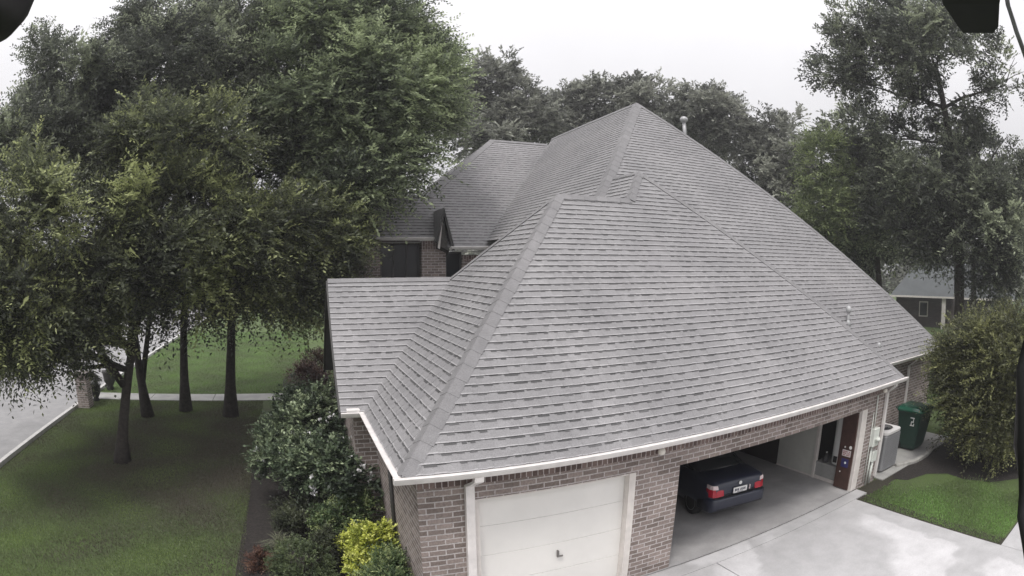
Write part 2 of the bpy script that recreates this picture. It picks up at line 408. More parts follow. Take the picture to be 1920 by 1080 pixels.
rng = random.Random(4)
def clip(poly, axis, val, keep_ge):
    out = []
    for i in range(len(poly)):
        a, b_ = poly[i], poly[(i+1) % len(poly)]
        ia = (a[axis] >= val) == keep_ge or a[axis] == val; ib = (b_[axis] >= val) == keep_ge or b_[axis] == val
        if ia: out.append(a)
        if ia != ib:
            t = (val-a[axis])/(b_[axis]-a[axis]); out.append(tuple(a[k]+t*(b_[k]-a[k]) for k in range(2)))
    return out
def urange(poly, s):
    xs = []
    for i in range(len(poly)):
        a, b_ = poly[i], poly[(i+1) % len(poly)]
        if (a[1]-s)*(b_[1]-s) <= 0 and a[1] != b_[1]:
            t = (s-a[1])/(b_[1]-a[1]); xs.append(a[0]+t*(b_[0]-a[0]))
    return (min(xs), max(xs)) if len(xs) >= 2 else None
EXPO = 0.150
def slope(polys, O, udir, sdir, name='roof_slope', detail=True, label=None):
    """one roof slope: deck below plus overlapping laminated shingle courses with random tabs"""
    O = Vector(O); u = Vector(udir).normalized(); sv = Vector(sdir).normalized(); n = u.cross(sv).normalized()
    if n.z < 0: n = -n
    mb = MB()
    for poly3 in polys:
        P = [((Vector(q)-O).dot(u), (Vector(q)-O).dot(sv)) for q in poly3]
        at = lambda a, s, h: O+u*a+sv*s+n*h
        top = [at(a, s, -0.002) for a, s in P]; bot = [at(a, s, -0.05) for a, s in P]
        mb.face(bot[::-1], .4)
        for k in range(len(P)): mb.face([bot[k], bot[(k+1) % len(P)], top[(k+1) % len(P)], top[k]], .5)
        s0 = min(q[1] for q in P); s1 = max(q[1] for q in P)
        k0 = math.floor(s0/EXPO+1e-6); k1 = math.ceil(s1/EXPO-1e-6)
        for k in range(k0, k1):
            a, b_ = max(k*EXPO, s0), min((k+1)*EXPO, s1)
            c = clip(clip(P, 1, a, True), 1, b_, False)
            if len(c) < 3 or b_-a < 0.01: continue
            hh = lambda s: 0.014-0.011*(s-a)/EXPO
            tn = 1+rng.uniform(-.03, .03)
            # pale butt with painted bright edge, body, printed strip with painted course shadow
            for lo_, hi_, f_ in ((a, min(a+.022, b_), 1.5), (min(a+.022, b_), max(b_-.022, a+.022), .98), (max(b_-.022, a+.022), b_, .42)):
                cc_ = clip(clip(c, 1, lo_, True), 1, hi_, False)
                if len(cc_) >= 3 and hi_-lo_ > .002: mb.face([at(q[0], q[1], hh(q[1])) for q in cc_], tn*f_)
            r0 = urange(P, a+1e-4); r1 = urange(P, b_-1e-4)
            if not r0 or not r1: continue
            jit = rng.uniform(-.004, .004)
            mb.face([at(r0[0], a, -.002), at(r0[1], a, -.002), at(r0[1], a, .014), at(r0[0], a, .014)], .35)
            lo, hi = max(r0[0], r1[0])+.08, min(r0[1], r1[1])-.08
            if not detail or hi-lo < .3: continue
            x = lo+rng.uniform(0, .25)
            while x < hi-.12:
                wd = min(rng.choice((.13, .16, .2, .24, .3)), hi-x)
                h0, h1 = .019, .003
                aa = a-0.004+jit; tt = tn*(1+rng.gauss(0, .028))
                A = at(x, aa, h0); B = at(x+wd, aa, h0); C_ = at(x+wd-.01, b_, h1); D_ = at(x+.01, b_, h1)
                # pale lip painting a bright edge line along each tab's butt
                lipA = at(x+.001, aa+.016, h0-.001); lipB = at(x+wd-.001, aa+.016, h0-.001)
                mb.face([A, B, lipB, lipA], tt*1.45); mb.face([lipA, lipB, C_, D_], tt)
                mb.face([at(x, aa, .0), at(x+wd, aa, .0), B, A], .22)
                mb.face([at(x, aa, 0), A, D_, at(x+.01, b_, 0)], .85); mb.face([B, at(x+wd, aa, 0), at(x+wd-.01, b_, 0), C_], .85)
                x += wd + rng.choice((.0, .05, .09, .12, .17))
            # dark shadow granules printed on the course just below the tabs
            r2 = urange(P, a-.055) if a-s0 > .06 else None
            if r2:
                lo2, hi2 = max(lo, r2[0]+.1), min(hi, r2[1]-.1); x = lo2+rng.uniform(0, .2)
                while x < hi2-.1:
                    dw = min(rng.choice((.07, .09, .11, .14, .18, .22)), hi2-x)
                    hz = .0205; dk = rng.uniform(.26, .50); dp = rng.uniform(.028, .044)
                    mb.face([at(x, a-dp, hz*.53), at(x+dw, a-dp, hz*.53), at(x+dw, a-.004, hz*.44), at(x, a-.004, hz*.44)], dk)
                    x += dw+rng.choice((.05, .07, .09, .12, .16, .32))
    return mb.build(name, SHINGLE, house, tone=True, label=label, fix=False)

def caps(A, B, n1, n2, name='ridge_cap', hw=.165, seg=.30):
    A = Vector(A); B = Vector(B); d = (B-A); L = d.length; d.normalize(); mb = MB()
    n1 = Vector(n1).normalized(); n2 = Vector(n2).normalized(); nn = (n1+n2).normalized()
    s1 = d.cross(n1); s2 = d.cross(n2)
    if s1.dot(s2) > 0 and False: pass
    if s1.dot(n2) > 0: s1 = -s1
    if s2.dot(n1) > 0: s2 = -s2
    k = 0; t = 0
    while t < L-.05:
        te = min(t+seg*1.12, L)
        h0, h1 = .037, .032; tn = .84+rng.uniform(-.06, .06)
        a0, a1 = A+d*t, A+d*te
        w0 = hw*(1+rng.uniform(-.04, .04)); w1 = w0*.94
        c0, c1 = a0+nn*h0*1.15, a1+nn*h1*1.15
        l0, l1 = a0+s1*w0+n1*h0*.75, a1+s1*w1+n1*h1*.75
        r0, r1 = a0+s2*w0+n2*h0*.75, a1+s2*w1+n2*h1*.75
        mb.face([l0, c0, c1, l1], tn); mb.face([c0, r0, r1, c1], tn*.99)
        mb.face([l0-n1*.03, c0-nn*.03, c0, l0], .6); mb.face([c0-nn*.03, r0-n2*.03, r0, c0], .6)
        mb.face([l0-n1*.035, l0, l1, l1-n1*.02], .4); mb.face([r0, r0-n2*.035, r1-n2*.02, r1], .4)
        t += seg
    return mb.build(name, SHINGLE, house, tone=True, fix=False)

nF, nL, nRr, nBk = (0, -p, 1), (-p, 0, 1), (p, 0, 1), (0, p, 1)
# garage roof
fs = Vector((0, 1, p)); ls = Vector((1, 0, p)); rs_ = Vector((-1, 0, p)); bs = Vector((0, -1, p))
hipx = x2+t1
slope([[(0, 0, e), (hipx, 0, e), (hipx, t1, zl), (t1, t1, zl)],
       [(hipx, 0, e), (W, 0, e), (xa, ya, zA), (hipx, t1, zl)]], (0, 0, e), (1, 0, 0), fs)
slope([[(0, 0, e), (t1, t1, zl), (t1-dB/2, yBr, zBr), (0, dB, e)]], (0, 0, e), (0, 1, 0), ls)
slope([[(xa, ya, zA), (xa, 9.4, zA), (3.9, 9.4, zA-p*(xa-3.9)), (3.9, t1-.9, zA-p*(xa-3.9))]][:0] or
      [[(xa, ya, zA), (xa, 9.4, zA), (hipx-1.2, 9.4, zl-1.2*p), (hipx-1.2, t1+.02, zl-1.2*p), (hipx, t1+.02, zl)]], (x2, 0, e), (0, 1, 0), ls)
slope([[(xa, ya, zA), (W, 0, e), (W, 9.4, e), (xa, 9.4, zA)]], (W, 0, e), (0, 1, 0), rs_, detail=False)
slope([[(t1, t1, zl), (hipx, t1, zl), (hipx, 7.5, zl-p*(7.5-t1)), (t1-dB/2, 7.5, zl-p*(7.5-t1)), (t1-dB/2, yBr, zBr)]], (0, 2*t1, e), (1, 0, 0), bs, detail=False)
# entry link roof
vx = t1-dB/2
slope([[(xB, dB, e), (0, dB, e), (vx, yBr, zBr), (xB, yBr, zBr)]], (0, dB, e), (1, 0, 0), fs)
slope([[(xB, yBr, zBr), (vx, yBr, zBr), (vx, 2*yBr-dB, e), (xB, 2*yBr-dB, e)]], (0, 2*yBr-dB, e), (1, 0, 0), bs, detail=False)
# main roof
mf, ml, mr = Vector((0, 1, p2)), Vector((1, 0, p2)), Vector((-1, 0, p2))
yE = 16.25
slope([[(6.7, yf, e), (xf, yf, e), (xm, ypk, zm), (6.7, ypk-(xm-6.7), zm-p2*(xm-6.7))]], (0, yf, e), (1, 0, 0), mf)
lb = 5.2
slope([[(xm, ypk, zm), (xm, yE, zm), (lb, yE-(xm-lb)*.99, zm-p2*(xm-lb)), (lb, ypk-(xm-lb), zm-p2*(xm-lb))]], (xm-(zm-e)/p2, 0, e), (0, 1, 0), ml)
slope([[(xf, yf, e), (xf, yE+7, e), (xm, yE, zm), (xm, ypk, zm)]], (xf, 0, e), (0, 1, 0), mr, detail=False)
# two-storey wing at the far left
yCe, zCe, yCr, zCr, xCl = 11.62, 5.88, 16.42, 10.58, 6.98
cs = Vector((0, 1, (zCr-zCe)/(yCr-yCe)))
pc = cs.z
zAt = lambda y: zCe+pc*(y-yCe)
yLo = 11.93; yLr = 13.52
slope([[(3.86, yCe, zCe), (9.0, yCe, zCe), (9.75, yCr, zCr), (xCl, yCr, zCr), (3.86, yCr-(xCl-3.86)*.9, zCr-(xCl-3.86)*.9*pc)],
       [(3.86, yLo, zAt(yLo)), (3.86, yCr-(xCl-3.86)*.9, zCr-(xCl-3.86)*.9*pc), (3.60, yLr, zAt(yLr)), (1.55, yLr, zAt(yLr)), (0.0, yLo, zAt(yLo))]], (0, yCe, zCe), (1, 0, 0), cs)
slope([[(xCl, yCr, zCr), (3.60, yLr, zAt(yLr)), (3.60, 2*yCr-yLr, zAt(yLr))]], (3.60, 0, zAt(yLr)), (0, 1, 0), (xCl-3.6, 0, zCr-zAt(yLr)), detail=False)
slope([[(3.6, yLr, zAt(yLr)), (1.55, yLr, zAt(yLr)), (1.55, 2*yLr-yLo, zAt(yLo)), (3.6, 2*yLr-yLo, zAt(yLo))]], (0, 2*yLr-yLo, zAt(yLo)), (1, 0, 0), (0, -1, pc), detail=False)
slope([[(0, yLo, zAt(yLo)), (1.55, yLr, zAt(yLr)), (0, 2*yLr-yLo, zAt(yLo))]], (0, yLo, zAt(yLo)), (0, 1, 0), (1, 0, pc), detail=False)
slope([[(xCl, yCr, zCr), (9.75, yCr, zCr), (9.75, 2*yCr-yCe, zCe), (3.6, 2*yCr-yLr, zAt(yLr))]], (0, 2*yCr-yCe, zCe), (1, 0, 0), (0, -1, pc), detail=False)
# caps
caps((0.02, 0.02, e), (t1, t1, zl), nF, nL, hw=.165)
caps((t1, t1, zl), (hipx, t1, zl), nF, nBk, hw=.13)
caps((hipx, t1, zl), (xa, ya, zA), nF, nL, hw=.12)
caps((W-.02, .02, e), (xa, ya, zA), nF, nRr, hw=.11)
caps((vx, yBr, zBr), (t1, t1, zl), nL, nBk, hw=.10)
caps((xa, ya, zA), (xa, 6.3, zA), nL, nRr, hw=.08)
caps((lb+.3, ypk-(xm-lb-.3), zm-p2*(xm-lb-.3)), (xm, ypk, zm), (0, -p2, 1), (-p2, 0, 1), hw=.2)
caps((xf-.02, yf+.02, e), (xm, ypk, zm), (0, -p2, 1), (p2, 0, 1), hw=.11)
caps((xm, ypk, zm), (xm, yE, zm), (-p2, 0, 1), (p2, 0, 1), hw=.12)
caps((xCl, yCr, zCr), (9.6, yCr, zCr), (0, -pc, 1), (0, pc, 1), hw=.12)
caps((3.60, yLr, zAt(yLr)), (xCl, yCr, zCr), (0, -pc, 1), (-pc, 0, 1), hw=.2)
caps((1.55, yLr, zAt(yLr)), (3.6, yLr, zAt(yLr)), (0, -pc, 1), (0, pc, 1), hw=.12)
caps((xB, yBr, zBr), (vx, yBr, zBr), nF, nBk, hw=.1)

# walls
wx0, wx1, wy, wz = 0.258, 11.44, 0.323, 2.53
def wall(*boxes, m=BRICK, name='wall'):
    b = MB()
    for q in boxes: b.box(*q)
    return b.build(name, m, house, fix=False)
HD = 2.03
wall((wx0, 1.06, wy, wy+.2, -.05, wz), (1.06, 3.70, wy, wy+.2, 2.08, wz), (3.70, 4.589, wy, wy+.2, -.05, wz),
     (4.589, 10.50, wy, wy+.2, HD, wz), (10.50, wx1, wy, wy+.2, -.05, wz))
wall((wx0, wx0+.2, wy+.2, 3.903, -.05, wz))
wall((wx1-.2, wx1, wy+.2, 9, -.05, wz))
wall((wx1, 17.42, 1.82, 2.02, -.05, wz)); wall((17.22, 17.42, 2.02, 23, -.05, wz))
wall((.023, wx0+.197, 3.903, 4.1, -.05, wz))
b = MB(); yb1 = 2*yBr-dB
b.prism([(3.9, -.05), (yb1-.33, -.05), (yb1-.33, 2.55), (yBr, zBr-.12), (3.9, 2.85)], 'x', -.18, .02); b.build('wall', BRICK, house, fix=False)
# two-storey wing wall with window openings
yw1 = 11.95
wall((0.55, 1.71, 12.2, 12.4, -.05, 6.12), (1.71, 3.05, 12.2, 12.4, -.05, 4.0), (3.05, 3.87, yw1, 12.4, -.05, 6.085),
     (1.71, 3.05, 12.2, 12.4, 6.0, 6.12), (3.87, 4.44, yw1+.12, 12.4, -.05, 4.3), (4.44, 8.5, yw1, 12.4, -.05, 5.62))
wall((0.55, .75, 12.4, 20, -.05, 6.1))
b = MB(); b.box(wx0-.004, wx1+.004, wy-.004, wy+.1, 2.325, wz-.004); b.build('soldier_course', SOLDIER, house, fix=False)
b = MB(); b.box(4.444, 8.5, yw1-.004, yw1+.1, 5.42, 5.615); b.box(3.05, 3.86, yw1-.004, yw1+.1, 5.80, 6.08); b.build('soldier_course', SOLDIER, house, fix=False)
# soffits and fascias
SOFF = mat('soffit_paint', (0.42, 0.40, 0.385), .7)
for q in ((.10, W-.1, .02, wy, 2.531, 2.55), (.10, wx0, wy+.002, dB, 2.531, 2.55), (W-.35, W-.05, wy+.002, 1.6, 2.531, 2.55), (W, xf-.05, yf+.05, 1.82, 2.531, 2.55),
          (xB+.1, .098, dB+.02, 3.9, 2.531, 2.55), (4.0, 9, yCe+.05, yw1, zCe-.16, zCe-.14), (0.1, 3.75, yLo+.05, 12.2, zAt(yLo)-.16, zAt(yLo)-.14)):
    b = MB(); b.box(*q); b.build('soffit', SOFF, house)
# gutters (K profile)
def gut_prof(out, z):       # out: sign of the outward direction
    return [(0, z-.015), (out*.105, z+.0), (out*.115, z-.012), (out*.10, z-.05), (out*.072, z-.10), (0, z-.105)]
def gutter_x(x0, x1, y, z):
    b = MB(); b.prism([(y+a, q) for a, q in gut_prof(-1, z)], 'x', x0, x1); b.build('gutter', GUT, house)
def gutter_y(y0, y1, x, z, out=-1):
    b = MB(); b.prism([(x+a, q) for a, q in gut_prof(out, z)], 'y', y0, y1); b.build('gutter', GUT, house)
gutter_x(-.11, W+.11, .012, e+.01)
gutter_y(.012, dB+.02, .012, e+.01)
gutter_x(xB, -.02, dB+.012, e+.01)
gutter_x(W+.02, xf+.1, yf+.012, e+.01)
gutter_x(3.92, 9.0, yCe+.012, zCe+.01)
gutter_x(.0, 3.50, yLo+.012, zAt(yLo)+.01)
b = MB(); b.bbox(-.33, -.08, dB-.08, dB+.10, e+.012, e+.06, .01); b.build('gutter_guard', GUT, house)
# entry link rake boards
b = MB(); b.prism([(dB, e-.10), (dB, e+.0), (yBr, zBr+.0), (yb1, e), (yb1, e-.10), (yBr, zBr-.17)], 'x', xB-.035, xB+.01); b.build('rake_board', FASC, house)
# narrow steep gable in front of the wing
b = MB(); gx, gz = 3.70, 7.13
b.face([(3.50, 11.72, 5.95), (3.93, 11.72, 5.75), (gx, 11.72, gz-.22)])
b.face([(3.50, 11.72, 5.95), (3.56, 12.1, 5.75), (3.93, 12.1, 5.6), (3.93, 11.72, 5.75)])
b.build('gable_board', mat('dark_stained_wood', (0.06, 0.055, 0.05), .7, var=.4, scale=14), house, fix=False)
b = MB()
for (xa_, za_), (xb_, zb_) in (((3.44, 6.05), (gx, gz)), ((4.06, 5.78), (gx, gz))):
    s = -1 if xa_ < gx else 1
    b.prism([(xa_, za_), (xb_, zb_), (xb_, zb_-.2), (xa_-s*.075, za_-.03)], 'y', 11.55, 11.70)
b.build('gable_rake', FASC, house)
b = MB()
b.prism([(3.53, 5.85), (gx-.02, gz-.30), (gx-.0, gz-.36), (3.60, 5.80)], 'y', 11.70, 11.715); b.build('gable_trim', TRIM, house)
mb = MB()
for s, xe, ze in ((-1, 3.42, 6.03), (1, 4.08, 5.76)):
    yr = yCe+(gz-zCe)/pc
    mb.face([(xe, 11.53, ze), (xe, max(11.56, yCe+(ze-zCe)/pc), ze), (gx, yr, gz+.02), (gx, 11.53, gz+.02)], .95)
mb.build('gable_slope', SHINGLE, house, tone=True, fix=False)
# wing windows
def window(x0, x1, y, z0, z1, bars=1):
    f = MB(); t = .06
    f.box(x0, x0+t, y-.03, y+.05, z0, z1); f.box(x1-t, x1, y-.03, y+.05, z0, z1); f.box(x0+t, x1-t, y-.03, y+.05, z1-t, z1); f.box(x0+t, x1-t, y-.03, y+.05, z0, z0+t)
    for k in range(1, bars+1):
        xx = x0+(x1-x0)*k/(bars+1); f.box(xx-.025, xx+.025, y-.028, y+.045, z0+t, z1-t)
    fo = f.build('window', FASC, house)
    q = MB(); q.box(x0+.02, x1-.02, y, y+.02, z0+.02, z1-.02)
    o = q.build('pane', GLASS, None); o.parent = fo
    o.location = -house.location
window(1.71, 3.05, 12.28, 4.0, 6.0, 2)
window(3.87, 4.44, 12.10, 4.3, 5.72, 0)
# downspouts
def spout(pts, w_=.075, d_=.06):
    b = MB(); pts = [Vector(q) for q in pts]
    rings = []
    for q in pts: rings.append([(q.x-w_/2, q.y-d_/2, q.z), (q.x+w_/2, q.y-d_/2, q.z), (q.x+w_/2, q.y+d_/2, q.z), (q.x-w_/2, q.y+d_/2, q.z)])
    b.loft(rings, True, False); b.build('downspout', TRIM if False else GUT, house)
spout([(1.02, -.03, 2.56), (1.02, -.02, 2.49), (1.0, .10, 2.42), (.98, .27, 2.33), (.98, .285, .22), (.98, .12, .08)], .125, .085)
spout([(11.37, .0, 2.56), (11.36, .02, 2.48), (11.36, .26, 2.3), (11.36, .28, .12)], .09, .07)
spout([(11.95, yf-.02, 2.56), (11.95, yf, 2.48), (11.95, 1.76, 2.3), (11.95, 1.78, .3)], .085, .065)
spout([(15.4, yf-.02, 2.56), (15.4, yf, 2.48), (15.4, 1.76, 2.3), (15.4, 1.78, .3)], .085, .065)
b = MB(); b.tube([(wx0-.04, 2.3, 2.5), (wx0-.04, 2.3, .1)], .035, 8); b.build('downspout', FASC, house)

# single garage door (closed)
b = MB(); yd = wy+.13
zs = [0.0, .52, 1.04, 1.56, 2.06]
for a, c in zip(zs, zs[1:]): b.bbox(1.13, 3.58, yd, yd+.05, a+.003, c-.003, .004)
gd = b.build('garage_door', DOORM, house, label='closed cream single garage door with small lever handle')
b = MB(); b.box(2.415, 2.44, yd-.045, yd-.002, .78, .90); b.box(2.44, 2.51, yd-.045, yd-.025, .78, .803)
o = b.build('handle', mat('grey_metal', (.20, .19, .18), .4, metal=.6), None); o.parent = gd; o.location = -house.location
b = MB(); b.box(1.06, 1.13, wy-.012, yd+.12, 0, 2.08); b.box(3.58, 3.70, wy-.012, yd+.12, 0, 2.08); b.box(1.13, 3.58, wy+.01, yd+.12, 2.055, 2.08)
b.build('door_frame', TRIM, house)
# double opening trim
b = MB(); b.bbox(10.25, 10.50, wy-.02, wy+.2, 0, HD, .01); b.build('door_jamb', TRIM, house)
b = MB(); b.box(4.589, 4.62, wy+.04, wy+.2, 0, HD); b.build('door_jamb', mat('brown_jamb', (.12, .09, .08), .7), house)
# garage interior
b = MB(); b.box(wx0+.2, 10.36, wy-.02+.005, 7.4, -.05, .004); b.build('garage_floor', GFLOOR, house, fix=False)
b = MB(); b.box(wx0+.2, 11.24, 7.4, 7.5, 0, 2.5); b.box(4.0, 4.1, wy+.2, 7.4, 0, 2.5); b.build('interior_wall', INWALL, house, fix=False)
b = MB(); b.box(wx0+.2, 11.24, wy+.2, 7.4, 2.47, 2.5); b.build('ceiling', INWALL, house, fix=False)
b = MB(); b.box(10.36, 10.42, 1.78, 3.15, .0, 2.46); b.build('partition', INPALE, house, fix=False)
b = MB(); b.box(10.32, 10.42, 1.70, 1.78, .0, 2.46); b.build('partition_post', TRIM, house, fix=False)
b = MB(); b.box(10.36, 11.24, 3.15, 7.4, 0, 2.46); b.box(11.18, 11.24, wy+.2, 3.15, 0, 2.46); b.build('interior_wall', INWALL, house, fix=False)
b = MB(); b.box(10.36, 11.18, .80, 1.70, 0, .40); b.box(10.34, 11.18, .78, 1.70, .40, .46); b.build('platform', mat('platform_grey', (.30, .30, .29), .8, var=.1), house)
b = MB(); b.box(10.335, 10.36, .88, 1.70, .004, .09); b.box(10.345, 10.36, 1.78, 3.15, .004, .05); b.build('skirting', TRIM, house)
# eave lamps, vents, meter
LAMPW = mat('lamp_glass', (.72, .68, .62), .25)
for x, y, z in ((4.09, .20, 2.37), (11.13, .20, 2.36)):
    b = MB(); b.lathe([(.03, -.02), (.055, -.01), (.065, .03), (.05, .08), (.03, .09)], (x, y, z), 14); b.tube([(x, y+.02, z+.06), (x, wy+.01, z+.07)], .022); b.build('eave_lamp', LAMPW, house)
VENT = mat('vent_metal', (.36, .36, .365), .45, metal=.2, var=.15, scale=9)
def vent(x, y, z, h, r, cap):
    b = MB(); b.tube([(x, y, z-.15), (x, y, z+h)], r, 12)
    if cap: b.lathe([(r*1.2, h-.05), (r*2.1, h-.02), (r*2.2, h+.06), (r*1.5, h+.12), (r*.4, h+.15)], (x, y, z), 14)
    b.lathe([(r*2.6, -.10), (r*1.6, .05), (r*1.05, .09)], (x, y, z), 14)
    b.build('vent_pipe', VENT, house)
vent(11.05, 8.4, 9.45, .74, .065, True)
vent(12.47, 2.56, 3.75, .34, .042, True)
vent(13.41, 1.93, 3.10, .07, .035, False)
MET = mat('meter_paint', (.60, .62, .58), .5, var=.08)
b = MB(); b.bbox(10.85, 11.12, .20, wy, 1.02, 1.48, .015); b.bbox(10.98, 11.2, .22, wy, .60, .86, .01); b.lathe([(.07, 0), (.08, .05), (.05, .09)], (11.0, .16, 1.16), 12)
b.build('meter_box', MET, house)
b = MB(); b.tube([(10.93, .28, 1.02), (10.93, .28, 0)], .028); b.tube([(11.09, .28, .6), (11.09, .28, 0)], .04); b.tube([(10.80, .29, 1.9), (10.80, .29, .1)], .014); b.tube([(10.9, .28, 1.48), (10.9, .28, 2.3)], .02)
b.build('conduit', MET, house)

# ------------------------------------------------------------------ things in and by the garage
def disc(b, c, r, n=14, axis='y', t=.01):
    b.tube([Vector(c), Vector(c)+Vector({'y': (0, -t, 0), 'x': (-t, 0, 0), 'z': (0, 0, t)}[axis])], r, n, False)
wh = thing('water_heater', 'white cylindrical water heater on the grey platform inside the open garage', 'water heater', (10.66, 1.10, .46))
b = MB(); b.lathe([(.20, 0), (.235, .02), (.24, .06), (.24, 1.50), (.22, 1.56), (.1, 1.58)], (10.66, 1.10, .46), 24); b.build('tank', WHITE, wh)
b = MB(); b.tube([(10.60, 1.18, 2.0), (10.60, 1.18, 2.45)], .018); b.tube([(10.74, 1.03, 2.0), (10.74, 1.03, 2.45)], .018); b.tube([(10.66, 1.10, 2.0), (10.66, 1.10, 2.46)], .05); b.build('pipe', mat('copper_pipe', (.30, .22, .17), .5, metal=.4), wh)
b = MB(); b.box(10.405, 10.43, 1.05, 1.17, .54, .70); b.build('control', mat('dark_plastic', (.03, .03, .032), .5), wh)
jug = thing('jug', 'small dark jug with pale label beside the white water heater', 'jug', (10.46, 1.45, .46))
b = MB(); b.lathe([(.07, 0), (.085, .02), (.085, .16), (.04, .21), (.025, .25)], (10.46, 1.45, .46), 14); b.build('bottle', MATS['dark_plastic'], jug)
b = MB(); b.lathe([(.027, .25), (.027, .28), (.0, .285)], (10.46, 1.45, .46), 10); b.build('cap', WHITE, jug)
bd = thing('cabinet_door', 'dark brown door leaf with stickers standing open inside the garage jamb', 'door', (10.22, .62, 0))
b = MB(); b.bbox(10.20, 10.25, .40, .88, .03, 1.97, .006); b.build('leaf', mat('dark_brown_door', (.060, .030, .024), .5, var=.25, scale=5), bd)
b = MB(); b.box(10.194, 10.2, .47, .75, .86, 1.02); so_ = b.build('sticker', mat('sign_white', (.62, .56, .56), .5), bd, label='white sticker with red lettering')
for r_ in range(3):
    b = MB()
    for k in range(6):
        if (k+r_) % 5 != 3: b.box(10.190, 10.1935, .50+k*.038, .525+k*.038+.006*((k*r_) % 2), .885+r_*.042, .908+r_*.042)
    b.build('sticker_lettering', mat('sign_red', (.32, .10, .10), .6), bd)
b = MB(); b.box(10.194, 10.2, .50, .74, .58, .80); b.build('sticker', mat('sticker_blue', (.030, .028, .12), .5), bd, label='dark blue square sticker')
for y_, z_, r_ in ((.60, .70, .03), (.50, 1.10, .045), (.68, 1.09, .025), (.73, .45, .02)):
    b = MB(); disc(b, (10.196 if z_ != .70 else 10.193, y_, z_), r_, axis='x', t=.006); b.build('round_sticker', WHITE, bd)
# dim tool by the pier
tl = thing('hand_truck', 'small upright hand truck with pale bent handle in the dark garage corner', 'hand truck', (4.95, 1.75, 0))
PALE = mat('pale_tube', (.45, .43, .42), .4)
b = MB(); b.tube([(4.86, 1.72, .08), (4.86, 1.78, .75), (4.87, 1.86, .98), (4.93, 1.88, 1.02)], .018); b.tube([(5.06, 1.72, .08), (5.06, 1.78, .75), (5.05, 1.86, .98), (4.99, 1.88, 1.02)], .018); b.tube([(4.86, 1.76, .5), (5.06, 1.76, .5)], .014); b.build('frame', PALE, tl)
b = MB(); b.bbox(4.80, 5.12, 1.52, 1.75, .03, .06, .005); b.build('toe_plate', mat('red_metal', (.16, .035, .03), .5), tl)
for x in (4.80, 5.12):
    b = MB(); b.tube([(x-.025, 1.82, .12), (x+.025, 1.82, .12)], .115, 16); b.build('wheel', MATS['dark_plastic'], tl)

# car, local coordinates: x across, y forward from the rear bumper, z up
CARW, CARL = 1.50, 3.95
car = thing('parked_car', 'dark grey sedan parked nose in inside the open garage with red tail lights', 'car', (7.03, 1.22, .004), math.radians(-7))
PAINT = mat('car_paint', (.022, .026, .046), .28, spec=.6)
BLACK = mat('car_black', (.012, .012, .013), .5)
RED = mat('tail_red', (.42, .012, .03), .2, spec=.6)
CLEAR = mat('tail_clear', (.72, .60, .60), .2, spec=.6)
TYRE = mat('tyre_rubber', (.015, .015, .015), .85)
RIM = mat('rim_alloy', (.40, .40, .41), .3, metal=.8)
def csec(y, hw, zb, zs_, zt, tumble):
    """closed section: sill, belt, deck"""
    pts = [(hw*.80, zb), (hw*.97, zb+.05), (hw, (zb+zs_)/2+.02), (hw*.985, zs_), (hw*.94, zt-.03), (hw*.82, zt), (hw*.4, zt+.012)]
    full = pts + [(-a, z) for a, z in pts[::-1]]
    return [(a, y, z) for a, z in full]
H = CARW/2
b = MB()
b.loft([csec(.02, H*.84, .40, .62, .80, 0), csec(.06, H*.93, .33, .66, .91, 0), csec(.16, H*.97, .30, .70, .955, 0), csec(.5, H, .24, .72, .965, 0), csec(.95, H, .20, .74, .97, 0),
        csec(1.5, H, .20, .74, .96, 0), csec(2.4, H, .20, .74, .94, 0), csec(2.9, H, .20, .72, .91, 0), csec(3.5, H*.98, .22, .66, .83, 0), csec(3.8, H*.9, .26, .58, .73, 0), csec(3.95, H*.7, .32, .5, .62, 0)])
b.build('body', PAINT, car, local=True)
b = MB()
def gsec(y, hw, z0, z1):
    pts = [(hw, z0), (hw*.92, z0+(z1-z0)*.5), (hw*.80, z1-.03), (hw*.62, z1), (hw*.2, z1+.012)]
    return [(a, y, z) for a, z in pts+[(-a, z) for a, z in pts[::-1]]]
b.loft([gsec(.72, H*.86, .955, .965), gsec(.98, H*.87, .955, 1.15), gsec(1.28, H*.87, .955, 1.285), gsec(1.7, H*.88, .95, 1.315), gsec(2.2, H*.88, .94, 1.28), gsec(2.7, H*.88, .93, 1.06), gsec(2.95, H*.86, .91, .925)])
b.build('window', GLASS, car, local=True)
b = MB()
b.loft([[(a, y, z+.012) for a, y, z in gsec(yy, H*.84, zz-.04, zz)] for yy, zz in ((1.24, 1.275), (1.7, 1.315), (2.2, 1.28))]); b.build('roof', PAINT, car, local=True)
b = MB()
def bsec(y, hw, z0, z1):
    pts = [(hw, z0+.03), (hw, z1-.03), (hw*.97, z1)]; pts = [(hw*.95, z0)]+pts
    return [(a, y, z) for a, z in pts+[(-a, z) for a, z in pts[::-1]]]
b.loft([bsec(-.07, H*.70, .40, .56), bsec(-.05, H*.86, .34, .585), bsec(.02, H*.97, .29, .595), bsec(.16, H*1.0, .27, .595), bsec(.5, H*1.004, .26, .50)]); b.build('bumper', PAINT, car, local=True)
b = MB(); b.box(-H*.80, H*.80, -.06, .0, .345, .375); b.box(-H*.88, H*.88, -.02, .05, .596, .612); b.build('bumper_trim', BLACK, car, local=True)
